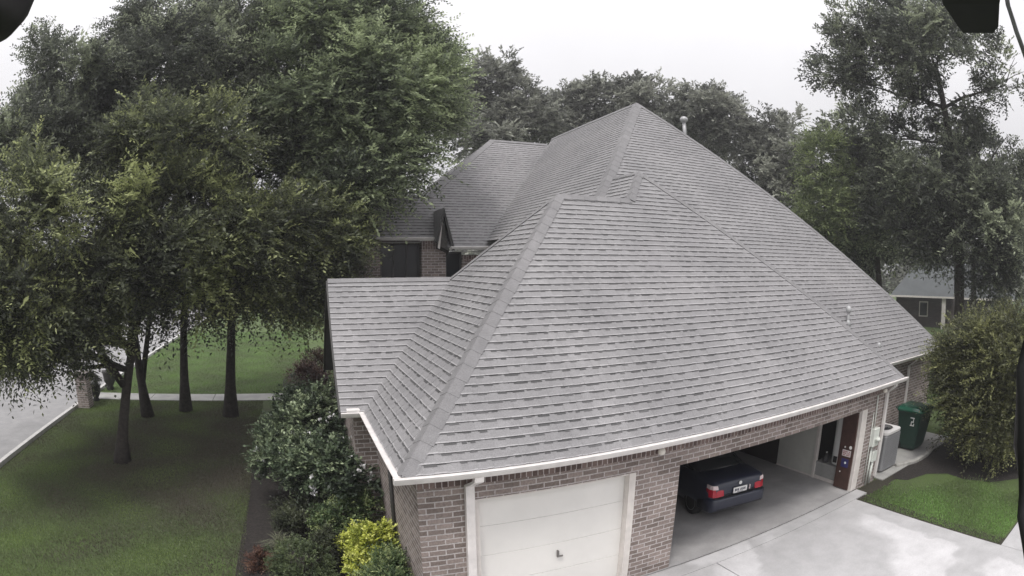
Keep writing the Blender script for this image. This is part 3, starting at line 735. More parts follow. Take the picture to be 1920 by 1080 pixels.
for s in (-1, 1):
    b = MB()
    x0, x1 = s*H*.97, s*H*.56
    b.loft([[(x0*.985, .12, .63), (x0*.985, .14, .80), (x0*.985, .25, .80), (x0*.985, .25, .63)],
            [(x0*.93, .03, .63), (x0*.93, .05, .80), (x0*.93, .2, .80), (x0*.93, .2, .63)],
            [(s*H*.78, -.005, .63), (s*H*.78, .025, .79), (s*H*.78, .2, .79), (s*H*.78, .2, .63)],
            [(x1, -.012, .64), (x1, .015, .76), (x1, .2, .76), (x1, .2, .64)]], True, False)
    tlo = b.build('tail_light', RED, car, local=True)
    b = MB()
    b.loft([[(x0*.975, .125, .802), (x0*.975, .14, .885), (x0*.975, .25, .885), (x0*.975, .25, .802)],
            [(x0*.93, .045, .802), (x0*.93, .06, .885), (x0*.93, .2, .885), (x0*.93, .2, .802)],
            [(s*H*.74, .015, .792), (s*H*.76, .035, .875), (s*H*.76, .2, .875), (s*H*.74, .2, .792)]], True, False)
    o = b.build('clear_lens', CLEAR, None); o.parent = tlo
b = MB(); b.box(-.18, .18, -.022, -.004, .655, .775); pl = b.build('licence_plate', mat('plate_white', (.78, .77, .76), .4), car, local=True)
b = MB()
for k, (a, wd) in enumerate(((-.135, .03), (-.095, .028), (-.055, .03), (.01, .03), (.05, .026), (.09, .032), (.13, .02))):
    b.box(a-.012, a-.012+wd, -.0245, -.0222, .690, .745)
    b.box(a-.004, a-.012+wd*.75, -.0250, -.0246, .703+.012*(k % 2), .714+.012*(k % 2))
b.box(-.08, .08, -.0245, -.0222, .665, .676)
o = b.build('plate_lettering', mat('plate_ink', (.10, .10, .13), .6), None); o.parent = pl
b = MB(); disc(b, (0, .012, .86), .04, 16, 'y', .014); b.build('badge', WHITE, car, local=True)
b = MB(); b.box(.265, .285, -.008, .02, .66, .76); b.build('trim_strip', CLEAR, car, local=True)
b = MB(); b.box(-H*.54, H*.54, -.004, .03, .635, .65); b.build('boot_seam', BLACK, car, local=True)
for s in (-1, 1):
    for y in (.78, 3.15):
        b = MB(); c = s*(H-.10)
        prof = [(.20, -.09), (.285, -.085), (.30, -.05), (.30, .05), (.285, .085), (.20, .09)]
        b.loft([[(c+z, y+r*math.cos(2*PI*k/20), .30+r*math.sin(2*PI*k/20)) for k in range(20)] for r, z in prof]); ty = b.build('wheel', TYRE, car, local=True)
        b = MB(); b.loft([[(c+s*z, y+r*math.cos(2*PI*k/20), .30+r*math.sin(2*PI*k/20)) for k in range(20)] for r, z in ((.195, .05), (.195, .092), (.14, .08), (.05, .085), (.01, .088))]); o = b.build('rim', RIM, None); o.parent = ty

# air conditioner
ac = thing('air_conditioner', 'grey outdoor air conditioner unit with round fan opening beside the garage corner', 'air conditioner', (12.35, .85, -.02))
ACM = mat('ac_metal', (.21, .21, .218), .5, var=.08, scale=8); ACT = mat('ac_top', (.62, .60, .59), .5)
x0, x1, y0, y1 = 11.95, 12.85, .42, 1.32
b = MB(); b.bbox(x0, x1, y0, y1, .03, 1.02, .05)
for k in range(16):
    z = .12+k*.054; b.box(x0+.06, x1-.06, y0-.008, y0, z, z+.02); b.box(x0-.008, x0, y0+.06, y1-.06, z, z+.02)
b.build('casing', ACM, ac, fix=False)
b = MB(); n = 32; cxx, cyy = (x0+x1)/2, (y0+y1)/2; hx = (x1-x0)/2+.015
outer = []
for k in range(n):
    a = 2*PI*(k+.5)/n; c_, s_ = math.cos(a), math.sin(a); q = max(abs(c_), abs(s_)); sc_ = min(hx/q, hx*1.25); outer.append((cxx+c_*sc_, cyy+s_*sc_))
inner = [(cxx+.33*math.cos(2*PI*(k+.5)/n), cyy+.33*math.sin(2*PI*(k+.5)/n)) for k in range(n)]
for k in range(n):
    j = (k+1) % n
    b.face([(*outer[k], 1.085), (*outer[j], 1.085), (*inner[j], 1.10), (*inner[k], 1.10)]); b.face([(*outer[k], 1.02), (*outer[j], 1.02), (*outer[j], 1.085), (*outer[k], 1.085)])
    b.face([(*inner[k], 1.10), (*inner[j], 1.10), (*inner[j], 1.022), (*inner[k], 1.022)])
b.build('top_frame', ACT, ac, fix=False)
b = MB(); disc(b, (cxx, cyy, 1.021), .33, 28, 'z', .006); b.build('fan_well', BLACK, ac)
b = MB()
for k in range(5):
    a = 2*PI*k/5; d1 = Vector((math.cos(a), math.sin(a), 0)); d2 = Vector((-math.sin(a), math.cos(a), 0)); c0 = Vector((cxx, cyy, 1.045))
    b.face([c0+d1*.05-d2*.02, c0+d1*.28-d2*.05+Vector((0, 0, .012)), c0+d1*.28+d2*.08-Vector((0, 0, .005)), c0+d1*.05+d2*.03])
b.build('fan', mat('fan_grey', (.07, .07, .075), .5), ac, fix=False)
b = MB()
for k in range(7):
    r_ = .06+k*.045; b.tube([(cxx+r_*math.cos(2*PI*j/24), cyy+r_*math.sin(2*PI*j/24), 1.092) for j in range(25)], .004, 4)
b.build('fan_guard', BLACK, ac)

# wheelie bin
bn = thing('wheelie_bin', 'dark green wheelie bin with glossy lid and white lettering behind the air conditioner', 'bin', (14.60, .95, -.02))
GRN = mat('bin_green', (.012, .040, .028), .45, var=.1); GLID = mat('bin_lid', (.018, .085, .055), .18, spec=.6)
def rect(x0, x1, y0, y1, z, c=.05): return [(x0+c, y0, z), (x1-c, y0, z), (x1, y0+c, z), (x1, y1-c, z), (x1-c, y1, z), (x0+c, y1, z), (x0, y1-c, z), (x0, y0+c, z)]
b = MB(); b.loft([rect(14.30, 15.0, .60, 1.22, .03), rect(14.25, 15.05, .56, 1.26, .15), rect(14.17, 15.13, .44, 1.36, 1.12), rect(14.15, 15.15, .42, 1.38, 1.18)], True, False); b.build('body', GRN, bn)
b = MB(); b.loft([rect(14.12, 15.18, .38, 1.40, 1.182), rect(14.12, 15.18, .38, 1.40, 1.23), rect(14.2, 15.1, .5, 1.36, 1.30), rect(14.35, 14.95, .65, 1.3, 1.325)], True, False); b.build('lid', GLID, bn)
b = MB(); b.tube([(14.25, 1.42, 1.2), (14.25, 1.50, 1.22), (15.05, 1.50, 1.22), (15.05, 1.42, 1.2)], .02); b.build('handle', GRN, bn)
for x in (14.25, 15.05):
    b = MB(); b.tube([(x-.03, 1.24, .13), (x+.03, 1.24, .13)], .14, 16); b.build('wheel', TYRE, bn)
b = MB()   # white stencilled marks on the front and left faces
for yy, zz, ww, h_ in ((.66, 1.00, .16, .03), (.68, .90, .03, .10), (.68, .88, .10, .03), (.76, .80, .03, .08), (.66, .77, .16, .03), (.66, .80, .03, .05)):
    xx = 14.25-.0825*(zz-.15); b.box(xx-.012, xx+.02, yy, yy+ww, zz, zz+h_)
b.build('lettering', WHITE, bn)

# small hose or kerb stones round the pad
b = MB(); rr2 = random.Random(3)
st = thing('pad_edging', 'pale curved concrete edging on the ground below the green bin', 'edging', (14.2, .1, 0))
pts = [(12.75, .36), (13.1, .20), (13.5, .07), (13.9, .02), (14.3, .03), (14.7, .12), (15.1, .22), (15.5, .30), (15.9, .33)]
rings = []
for k, (xx, yy) in enumerate(pts):
    a, c = pts[max(k-1, 0)], pts[min(k+1, len(pts)-1)]; d = Vector((c[0]-a[0], c[1]-a[1], 0)).normalized(); q = Vector((-d.y, d.x, 0))*(.075+rr2.uniform(-.012, .012))
    zt = .05+rr2.uniform(-.012, .012); c0 = Vector((xx, yy, 0))
    rings.append([c0-q+Vector((0, 0, -.06)), c0-q+Vector((0, 0, zt-.015)), c0-q*.8+Vector((0, 0, zt)), c0+q*.8+Vector((0, 0, zt)), c0+q+Vector((0, 0, zt-.015)), c0+q+Vector((0, 0, -.06))])
b.loft(rings, True, False)
b.build('kerb_stone', mat('edging_pale', (.34, .33, .31), .9, var=.2, scale=8), st)

# entrance pillar and urns by the street
pm = thing('brick_pillar', 'square brick mailbox pillar beside the street kerb at the end of the front walk', 'pillar', (-10.75, 15.1, -.05))
b = MB(); b.box(-11.03, -10.45, 14.8, 15.4, -.05, 1.22); b.build('shaft', BRICK, pm, fix=False)
b = MB(); b.box(-11.09, -10.39, 14.74, 15.46, 1.22, 1.36); b.build('cap', mat('pillar_cap', (.16, .14, .13), .8, var=.15), pm)
POT = mat('dark_pot', (.03, .029, .028), .5)

# ------------------------------------------------------------------ foliage
def sprays(rs, lobes, nclump, nspray, nleaf, L, clump_r, spray_len, up=.35, shell=(.55, 1.0), droop=.25, flat=.35):
    """leaf sprays on clumps spread over ellipsoid lobes -> per-leaf base, axis, side, tint"""
    Ps, As, Bs, Ts = [], [], [], []
    tot = sum((l[3]*l[3]*l[4])**(2/3) for l in lobes)
    for l in lobes:
        c = np.array(l[:3]); r = np.array([l[3], l[3], l[4]])
        k = max(3, int(nclump*(l[3]*l[3]*l[4])**(2/3)/tot))
        d = rs.normal(size=(k, 3)); d /= np.linalg.norm(d, axis=1)[:, None]
        d[:, 2] = np.where(d[:, 2] < -.5, d[:, 2]*.6, d[:, 2])
        rad = rs.uniform(shell[0], shell[1], (k, 1))*(1+.09*rs.normal(size=(k, 1)))
        cc = c+d*rad*r                                         # clump centres
        ct = rs.normal(0, .24, k)
        cr = clump_r*rs.uniform(.6, 1.35, k)
        m = nspray
        sd = rs.normal(size=(k, m, 3)); sd /= np.linalg.norm(sd, axis=2)[..., None]
        sp = cc[:, None]+sd*(cr[:, None]*rs.uniform(.15, .8, (k, m)))[..., None]
        dr = sd*.8+d[:, None]*.9+np.array([0, 0, up])+rs.normal(0, .35, (k, m, 3)); dr[..., 2] *= (1-flat*.5)
        dr /= np.linalg.norm(dr, axis=2)[..., None]
        sl_ = spray_len*rs.uniform(.5, 1.25, (k, m))
        t = np.linspace(.08, 1, nleaf)[None, None]*np.ones((k, m, 1))
        pos = sp[:, :, None]+dr[:, :, None]*(t*sl_[..., None])[..., None]
        pos[..., 2] -= droop*(t**2)*sl_[..., None]
        side = np.cross(dr, rs.normal(0, .4, (k, m, 3))+np.array([0, 0, 1])); side /= np.linalg.norm(side, axis=2)[..., None]+1e-6
        sg = np.where(np.arange(nleaf) % 2 == 0, 1., -1.)[None, None, :, None]
        ax = side[:, :, None]*sg*.85+dr[:, :, None]*.6+rs.normal(0, .20, (k, m, nleaf, 3)); ax /= np.linalg.norm(ax, axis=3)[..., None]
        nrm = np.array([0, 0, 1.])+rs.normal(0, .38, (k, m, nleaf, 3))
        bb = np.cross(ax, nrm); bb /= np.linalg.norm(bb, axis=3)[..., None]+1e-6
        tt = .43+ct[:, None, None]+rs.normal(0, .20, (k, m, 1))+.16*(t-.4)+rs.normal(0, .045, (k, m, nleaf))
        Ps.append(pos.reshape(-1, 3)); As.append(ax.reshape(-1, 3)); Bs.append(bb.reshape(-1, 3)); Ts.append(tt.reshape(-1))
    return np.concatenate(Ps), np.concatenate(As), np.concatenate(Bs), np.concatenate(Ts)

def leaf_mesh(name, P, A, B, T, L, Wd, m, parent, rs, loc=(0, 0, 0)):
    n = len(P); ln = L*rs.uniform(.65, 1.3, (n, 1)); wd = Wd*rs.uniform(.7, 1.25, (n, 1))
    P = P-np.array(loc)
    V = np.empty((n, 4, 3), np.float32)
    V[:, 0] = P; V[:, 1] = P+A*ln*.48+B*wd*.5; V[:, 2] = P+A*ln; V[:, 3] = P+A*ln*.48-B*wd*.5
    V[:, 1, 2] += ln[:, 0]*.06; V[:, 3, 2] += ln[:, 0]*.06
    me = bpy.data.meshes.new(name)
    me.vertices.add(4*n); me.vertices.foreach_set('co', V.reshape(-1))
    me.loops.add(4*n); me.loops.foreach_set('vertex_index', np.arange(4*n, dtype=np.int32))
    me.polygons.add(n); me.polygons.foreach_set('loop_start', np.arange(0, 4*n, 4, dtype=np.int32))
    me.update(calc_edges=True)
    at = me.attributes.new('tint', 'FLOAT', 'FACE'); at.data.foreach_set('value', np.clip(T, 0, 1).astype(np.float32))
    me.materials.append(m)
    o = bpy.data.objects.new(name, me); COL.objects.link(o)
    if parent is not None: o.parent = parent
    return o

LEAF_OLIVE = leaf_mat('leaf_olive', (.066, .074, .056), (.145, .164, .096), (.47, .51, .24))
LEAF_DARK = leaf_mat('leaf_dark', (.064, .070, .060), (.140, .156, .118), (.40, .44, .30))
LEAF_GREEN = leaf_mat('leaf_green', (.078, .094, .066), (.180, .216, .132), (.47, .54, .32))
LEAF_GREY = leaf_mat('leaf_grey', (.11, .115, .10), (.215, .222, .19), (.38, .39, .33))
LEAF_LIGHT = leaf_mat('leaf_light', (.09, .115, .06), (.20, .24, .12), (.36, .42, .20))
LEAF_BUSH = leaf_mat('leaf_bush', (.066, .070, .040), (.132, .142, .068), (.25, .26, .11))
BARK = mat('bark', (.050, .043, .038), .95, var=.4, scale=9, bump=1.0, bscale=22)
BARKP = mat('bark_pale', (.16, .15, .135), .95, var=.3, scale=9, bump=.8, bscale=22)

def tree(name, label, base, top, r0, lobes, lm, seed, nclump, nspray, nleaf, L, Wd, clump_r=.7, spray_len=.75, group=None, cat='tree', bark=None, limbs=True, forks=(), lean=.3, droop=.25, up=.35, shell=(.5, 1.0)):
    rs = np.random.RandomState(seed); rd = random.Random(seed)
    t = thing(name, label, cat, base, 0, group)
    b = MB(); B0 = Vector(base); T0 = Vector(top)
    pts, rad = [], []
    for k in range(9):
        f = k/8; q = B0.lerp(T0, f); q += Vector((math.sin(f*3+seed)*lean*.25*f, math.cos(f*2.3+seed)*lean*.25*f, 0))
        pts.append(q); rad.append(r0*(1.75 if k == 0 else 1.04 if k == 1 else 1-.55*f))
    pts[0] = B0-Vector((0, 0, .15)); b.tube(pts, rad, 12)
    for fb, ft, fr in forks: b.tube([Vector(fb), Vector(fb).lerp(Vector(ft), .5)+Vector((.12, .05, 0)), Vector(ft)], [fr, fr*.8, fr*.5], 9)
    if limbs:
        for l in lobes:
            c = Vector(l[:3]); st_ = pts[rd.randint(4, 8)] if c.z < T0.z+2 else pts[8]
            st_ = min(pts[4:], key=lambda q: (q-c).length+max(0, q.z-c.z)*1.2)
            i = pts.index(st_); mid = st_.lerp(c, .5)+Vector((rd.uniform(-.3, .3), rd.uniform(-.3, .3), rd.uniform(-.2, .35)))
            br = rad[i]*.55
            b.tube([st_, st_.lerp(mid, .5)+Vector((0, 0, .1)), mid, c], [br, br*.8, br*.55, br*.22], 7)
            for _ in range(6):
                d = Vector((rd.gauss(0, 1), rd.gauss(0, 1), rd.gauss(.3, .7))).normalized(); tip = c+Vector((d.x*l[3], d.y*l[3], d.z*l[4]))*.85
                s_ = mid.lerp(c, rd.uniform(.2, 1)); b.tube([s_, s_.lerp(tip, .5)+Vector((rd.uniform(-.15, .15), rd.uniform(-.15, .15), .1)), tip], [br*.3, br*.2, .012], 5)
    b.build('trunk', bark or BARK, t)
    P, A, Bx, Tt = sprays(rs, lobes, nclump, nspray, nleaf, L, clump_r, spray_len, up=up, droop=droop, shell=shell)
    leaf_mesh('crown', P, A, Bx, Tt, L, Wd, lm, t, rs, base)
    return t

def nearer(l, k):  # slide a lobe along the line to the viewpoint height, used once to lay out crowns
    c = CAM; return (c.x+(l[0]-c.x)*k, c.y+(l[1]-c.y)*k, c.z+(l[2]-c.z)*k, l[3]*k, l[4]*k)

T1 = [(-4.63,8.68,6.78,2.42,1.28),(-2.31,9.51,6.19,1.9,1.18),(-.41,10.03,6.19,1.43,1.37),(-5.72,7.88,5.66,1.76,.95),(-3.1,9.44,5.04,1.93,.88),(-1.05,10.05,5.14,1.28,.76),(-4.68,9.18,8.46,2.18,1.22),(.05,10.2,6.7,.9,.9),(-8.42,6.21,6.49,2.02,1.42),(-8.04,6.97,4.65,2.22,1.2),(-7.65,7.15,3.56,1.02,.47),(-9.05,5.85,3.96,1.03,.77),(-9.6,5.2,3.3,1.2,.6),(-8.6,6.4,3.4,1.0,.55),(-8.24,5.74,3.8,1.0,.56),(-7.34,7.29,3.7,.76,.5),(-8.35,5.1,4.76,1.27,.95),(-.25,10.7,5.7,.85,.65),(-1.22,11.05,4.4,1.19,.6),(-.05,10.2,4.95,.5,.4),(-.1,9.8,6.2,.6,.6),(-9.3,5.0,4.6,1.3,1.0),(-8.0,6.2,4.0,1.3,.7),(-9.8,6.4,4.0,1.5,.8),(-8.9,7.6,3.9,1.4,.7),(-7.2,8.2,4.2,1.2,.6)]
T2 = [(-9.48,11.27,10.82,2.68,1.7),(-6.58,12.32,11.82,3.19,2.0),(-9.42,10.19,9.14,2.32,1.38),(-10.38,8.54,8.61,1.65,1.27),(-6.98,11.16,9.48,2.21,1.41),(-11.46,11.39,12.48,1.47,1.02),(-8.5,12.5,6.2,2.2,1.3),(-6.9,13.4,5.4,1.7,1.0),(-6.6,11.2,4.7,1.4,.8)]
T3 = [(-4.37,13.81,12.81,2.6,2.18),(-2.72,12.99,9.87,2.55,2.1),(-7.78,15.09,14.95,2.77,1.49),(-1.08,13.05,8.35,2.09,1.47),(-4.55,15.81,15.78,2.92,1.31),(-5.0,14.2,8.2,2.4,1.4),(-3.2,13.6,6.2,1.9,1.0),(-4.9,11.2,4.7,1.8,.9),(-3.0,11.7,4.6,1.6,.8),(-1.3,12.3,4.8,1.5,.8)]
T4 = [(-.74,13.04,13.76,2.21,2.01),(1.24,12.89,13.76,1.77,2.02),(1.63,11.83,10.92,2.16,2.11),(-.51,12.03,10.55,2.19,2.07),(2.85,11.56,10.6,1.3,1.55),(1.75,10.6,8.6,1.0,1.2),(.55,9.9,7.3,.8,.85),(.49,11.6,8.9,1.7,1.5),(2.65,12.67,12.66,.96,1.29)]
R1 = [(24.0,1.0,5.3,1.7,1.3),(23.6,4.2,6.6,2.2,1.1),(23.2,4.9,8.9,2.6,1.6),(23.6,2.4,8.0,2.3,1.6),(23.03,4.91,15.05,3.59,1.92),(21.99,6.83,15.95,2.35,1.71),(21.49,7.64,14.01,1.71,1.22),(24.02,2.61,12.62,3.05,2.03),(23.59,6.02,11.35,2.4,1.55),(23.53,.99,9.96,2.07,2.07),(23.56,3.75,8.23,2.94,1.89),(23.34,1.57,6.57,2.32,2.45),(23.4,6.36,7.09,2.64,1.72),(24.85,3.25,18.0,3.26,1.51),(23.99,-.61,13.51,1.24,1.96),(24.17,2.2,5.9,1.8,1.1),(23.78,.16,4.6,1.48,1.2),(23.5,3.8,16.1,3.0,1.7),(21.3,8.0,14.8,1.4,1.6)]
R2 = [(26.26,11.31,12.44,2.04,1.7),(26.87,10.35,10.32,2.73,2.09),(25.95,11.77,10.31,1.68,1.8),(27.13,9.92,7.68,2.73,1.75),(25.21,11.08,7.3,2.59,1.7)]
LG = [(21.04,10.02,10.31,1.12,1.55),(21.11,9.93,8.03,1.67,1.75),(20.74,10.41,6.53,1.24,.99)]
BD = [(28.62,19.67,13.57,2.36,2.26),(27.72,20.65,11.34,2.7,2.2),(27.73,17.66,10.35,2.24,2.76)]
BC = [(26.19,24.87,16.19,3.22,1.64),(27.58,23.61,14.37,2.83,2.0),(24.9,25.93,15.17,1.99,1.22)]
BB = [(21.48,30.74,17.59,3.7,1.98),(18.59,32.33,16.5,2.44,1.73),(23.9,29.16,17.58,2.49,1.75),(21.5,31,14,4.5,2.5)]
BA = [(12.04,30.78,17.91,2.05,1.85),(10.65,31.24,15.9,1.48,2.37),(13.43,30.26,15.89,2.21,2.37),(11.39,28.89,13.51,2.43,1.46),(14.78,29.7,14.9,2.2,1.56)]
R3 = [(32.0,15.28,6.4,2.4,2.4),(33.47,16.71,7.92,3.0,2.23),(33.0,14.0,9.6,3.0,1.8),(31.5,17.0,4.2,2.5,2.0)]
R4 = [(41.6,6.7,10.2,4.2,2.7),(40.0,10.9,10.6,4.4,2.4),(41.0,3.0,8.0,4.0,3.2),(40.5,9.0,13.0,4.5,2.0)]
tree('oak_tree', 'nearest front lawn tree with low yellow-green foliage and a dark trunk by the street', (-6.96, 8.59, -.03), (-5.6, 8.7, 5.2), .19, T1, LEAF_OLIVE, 11, 275, 78, 14, .14, .065, clump_r=.8, spray_len=.85,
     forks=(((-6.5, 8.6, 2.2), (-7.9, 7.2, 4.6), .13), ((-6.2, 8.6, 3.0), (-6.0, 9.4, 6.5), .12)))
tree('oak_tree', 'tall dark lawn tree second from the street with leaning forked trunk', (-7.37, 13.95, -.03), (-7.6, 12.3, 9.0), .18, T2, LEAF_DARK, 12, 180, 76, 13, .15, .075, clump_r=1.0, spray_len=.9, forks=(((-7.4, 13.8, 1.2), (-6.6, 13.2, 5.0), .13),))
tree('oak_tree', 'tall dark lawn tree between the leaning trunk and the straight trunk', (-5.9, 14.89, -.03), (-5.3, 14.8, 9.5), .18, T3, LEAF_DARK, 13, 185, 76, 13, .15, .075, clump_r=1.0, spray_len=.9)
tree('oak_tree', 'tall green lawn tree with straight trunk closest to the shingle roof', (-3.91, 14.08, -.03), (-3.0, 13.9, 9.5), .20, T4, LEAF_GREEN, 14, 225, 76, 14, .155, .07, clump_r=.9, spray_len=.95)
tree('tall_tree', 'tallest open-crowned tree on the right with sky showing between its boughs', (24.68, 3.66, -.05), (24.0, 3.6, 14.5), .32, R1, LEAF_DARK, 15, 235, 50, 11, .20, .10, clump_r=.95, spray_len=.85, shell=(.5, 1.05))
tree('tall_tree', 'slender dark tree behind the light green tree right of the roof', (27.6, 10.2, -.05), (26.5, 10.8, 11.0), .25, R2, LEAF_DARK, 16, 150, 28, 11, .25, .13, clump_r=.85, spray_len=.8)
tree('small_tree', 'light green feathery tree rising beside the right roof slope', (21.2, 10.0, -.05), (21.1, 10.0, 7.5), .13, LG, LEAF_LIGHT, 17, 60, 26, 10, .19, .075, clump_r=.7, spray_len=.8)
tree('background_tree', 'dark round-topped tree behind the roof just left of the light green tree', (28.2, 19.3, -.05), (28.0, 19.4, 10.0), .3, BD, LEAF_GREY, 18, 150, 26, 10, .26, .14, clump_r=.85, spray_len=.85)
tree('background_tree', 'grey-green flat-topped tree behind the roof vent pipe', (26.6, 24.4, -.05), (26.3, 24.6, 13.5), .3, BC, LEAF_GREY, 19, 130, 26, 10, .27, .14, clump_r=.85, spray_len=.85)
tree('background_tree', 'broad grey tree right behind the roof peak', (21.6, 30.8, -.05), (21.5, 30.7, 15.0), .35, BB, LEAF_GREY, 20, 200, 26, 10, .28, .15, clump_r=.9, spray_len=.85)
tree('background_tree', 'loose grey tree behind the far roof ridge beside the green tree', (12.6, 30.4, -.05), (12.2, 30.3, 14.5), .35, BA, LEAF_GREY, 21, 150, 26, 10, .27, .14, clump_r=.9, spray_len=.85)
tree('background_tree', 'dark bushy tree in front of the neighbouring house on its left', (33.3, 15.0, -.05), (33.3, 15.0, 7.0), .3, R3, LEAF_DARK, 22, 160, 28, 10, .26, .14, clump_r=.9, spray_len=.9)
tree('background_tree', 'wide dark tree shading the neighbouring house roof', (41.6, 9.2, -.05), (41.0, 9.0, 8.0), .35, R4, LEAF_DARK, 23, 200, 28, 10, .3, .16, clump_r=1.0, spray_len=1.0)
BU = [(15.2,-1.0,2.85,1.45,1.15),(15.2,-2.5,2.8,1.6,1.4),(15.1,-.75,2.0,1.0,1.0),(15.1,-2.1,1.3,1.75,1.2),(15.4,-3.4,1.6,1.4,1.3)]
tree('large_bush', 'big rounded olive green bush on the right lawn beside the bin', (15.3, -2.0, -.05), (15.25, -1.9, 2.2), .12, BU, LEAF_BUSH, 24, 260, 40, 13, .10, .05, cat='bush', clump_r=.6, spray_len=.6)

# shrubs
def shrub(name, label, base, lobes, lm, seed, nclump, nspray, nleaf, L, Wd, clump_r=.25, spray_len=.3, cat='shrub', up=.6, droop=.2, shell=(.35, 1.0), group=None):
    rs = np.random.RandomState(seed); t = thing(name, label, cat, base, 0, group)
    b = MB(); rd = random.Random(seed)
    for l in lobes:
        for _ in range(4):
            c = Vector(l[:3])+Vector((rd.uniform(-.4, .4)*l[3], rd.uniform(-.4, .4)*l[3], rd.uniform(-.2, .5)*l[4]))
            b.tube([Vector(base)-Vector((0, 0, .05)), Vector(base).lerp(c, .5)+Vector((rd.uniform(-.05, .05), 0, .05)), c], [.022, .014, .006], 5)
    b.build('stem', BARK, t)
    P, A, Bx, Tt = sprays(rs, lobes, nclump, nspray, nleaf, L, clump_r, spray_len, up=up, droop=droop, shell=shell)
    leaf_mesh('foliage', P, A, Bx, Tt, L, Wd, lm, t, rs, base)
    return t
LEAF_ROSE = leaf_mat('leaf_rose', (.030, .042, .028), (.090, .125, .070), (.32, .38, .23), .2)
LEAF_YEL = leaf_mat('leaf_yellow', (.20, .24, .04), (.50, .54, .09), (.76, .78, .26), .3)
LEAF_BOX = leaf_mat('leaf_box', (.045, .062, .030), (.075, .10, .045), (.12, .15, .065), .2)
LEAF_RED = leaf_mat('leaf_red', (.05, .022, .016), (.10, .05, .035), (.16, .09, .06), .2)
LEAF_VAR = leaf_mat('leaf_variegated', (.035, .055, .028), (.09, .14, .055), (.33, .38, .17), .25)
LEAF_DIM = leaf_mat('leaf_dim', (.022, .026, .016), (.042, .05, .028), (.075, .085, .045), .2)
PETAL = leaf_mat('petal_white', (.55, .54, .54), (.70, .69, .70), (.82, .81, .82), .2)
WB = [(-.55,4.4,1.35,.7,.5),(-1.0,4.9,1.1,.7,.5),(-.15,4.0,1.15,.5,.45),(-1.15,6.3,1.5,.85,.5),(-.75,6.9,1.85,.7,.5),(-1.75,6.0,1.15,.7,.5),(-1.2,5.4,1.2,.75,.5),(-.55,5.4,1.15,.6,.5),(-.35,6.3,1.55,.6,.5),(-1.0,7.6,1.9,.6,.45),(-.25,4.7,.95,.45,.4),(-1.7,6.9,1.4,.6,.45)]
wbush = shrub('flowering_bush', 'tall glossy green bush dotted with white blossoms against the garage side', (-1.0, 6.1, -.03), WB, LEAF_ROSE, 31, 210, 24, 10, .095, .055, clump_r=.28, spray_len=.36)
rs = np.random.RandomState(77)
Pf = []
for _ in range(30):
    l = WB[rs.randint(len(WB))]; d = rs.normal(size=3)+np.array([-.25, -.8, .9]); d /= np.linalg.norm(d)
    Pf.append(np.array(l[:3])+d*np.array([l[3], l[3], l[4]])*1.22+rs.normal(0, .03, (rs.randint(4, 10), 3)))
for c_, k_ in (((-1.1, 4.15, .95), 16), ((-1.13, 4.1, .86), 10), ((-2.2, 5.5, 1.15), 12), ((.05, 3.75, 1.3), 12)):
    Pf.append(np.array(c_)+rs.normal(0, .04, (k_, 3)))
Pf = np.concatenate(Pf); A = rs.normal(size=Pf.shape)+np.array([0, -.3, .5]); A /= np.linalg.norm(A, axis=1)[:, None]; Bq = np.cross(A, rs.normal(size=Pf.shape)); Bq /= np.linalg.norm(Bq, axis=1)[:, None]
leaf_mesh('blossoms', Pf, A, Bq, rs.uniform(0, 1, len(Pf)), .065, .06, PETAL, wbush, rs, (-1.0, 6.1, -.03))
shrub('yellow_shrub', 'bright yellow-green shrub in the bed nearest the garage corner', (-.22, 2.15, -.03), [(-.22,2.15,.58,.40,.34),(-.44,2.35,.48,.30,.28),(-.06,2.4,.66,.30,.28),(-.48,1.85,.32,.28,.3)], LEAF_YEL, 32, 70, 22, 8, .052, .036, clump_r=.14, spray_len=.18)
shrub('green_shrub', 'leafy mid green shrub behind the bright yellow shrub', (-.55, 3.5, -.03), [(-.62,3.45,.55,.42,.38),(-.15,3.6,.65,.36,.35),(-1.0,3.2,.4,.3,.3)], LEAF_VAR, 33, 60, 20, 8, .055, .03, clump_r=.16, spray_len=.22)
shrub('variegated_shrub', 'low green shrub with pale tips in front of the bright yellow shrub', (-.1, 1.3, -.03), [(-.02,1.4,.45,.4,.35),(-.25,1.0,.35,.42,.34),(.05,1.9,.42,.18,.3)], LEAF_VAR, 34, 70, 22, 9, .05, .022, clump_r=.15, spray_len=.22)
shrub('boxwood', 'rounded clipped boxwood ball at the lower edge of the bed', (-1.55, 1.9, -.03), [(-1.55,1.9,.36,.52,.42)], LEAF_BOX, 35, 120, 16, 8, .032, .02, clump_r=.10, spray_len=.10, shell=(.8, 1.0))
shrub('boxwood', 'small dark clipped ball shrub between the boxwood and the yellow shrub', (-1.0, 2.35, -.03), [(-1.0,2.4,.38,.36,.34)], LEAF_DIM, 36, 70, 16, 8, .034, .02, clump_r=.10, spray_len=.12, shell=(.75, 1.0))
shrub('low_shrub', 'dim spreading shrub in the middle of the mulch bed under the blossoms', (-1.5, 3.9, -.03), [(-1.55,3.7,.30,.5,.30),(-1.2,4.3,.34,.5,.3),(-1.7,4.6,.25,.4,.25)], LEAF_DIM, 37, 60, 18, 8, .06, .03, clump_r=.18, spray_len=.22)
shrub('red_shrub', 'small reddish brown plant at the grass edge of the bed', (-2.35, 2.55, -.03), [(-2.35,2.55,.12,.26,.13)], LEAF_RED, 38, 26, 14, 7, .05, .022, clump_r=.1, spray_len=.15)
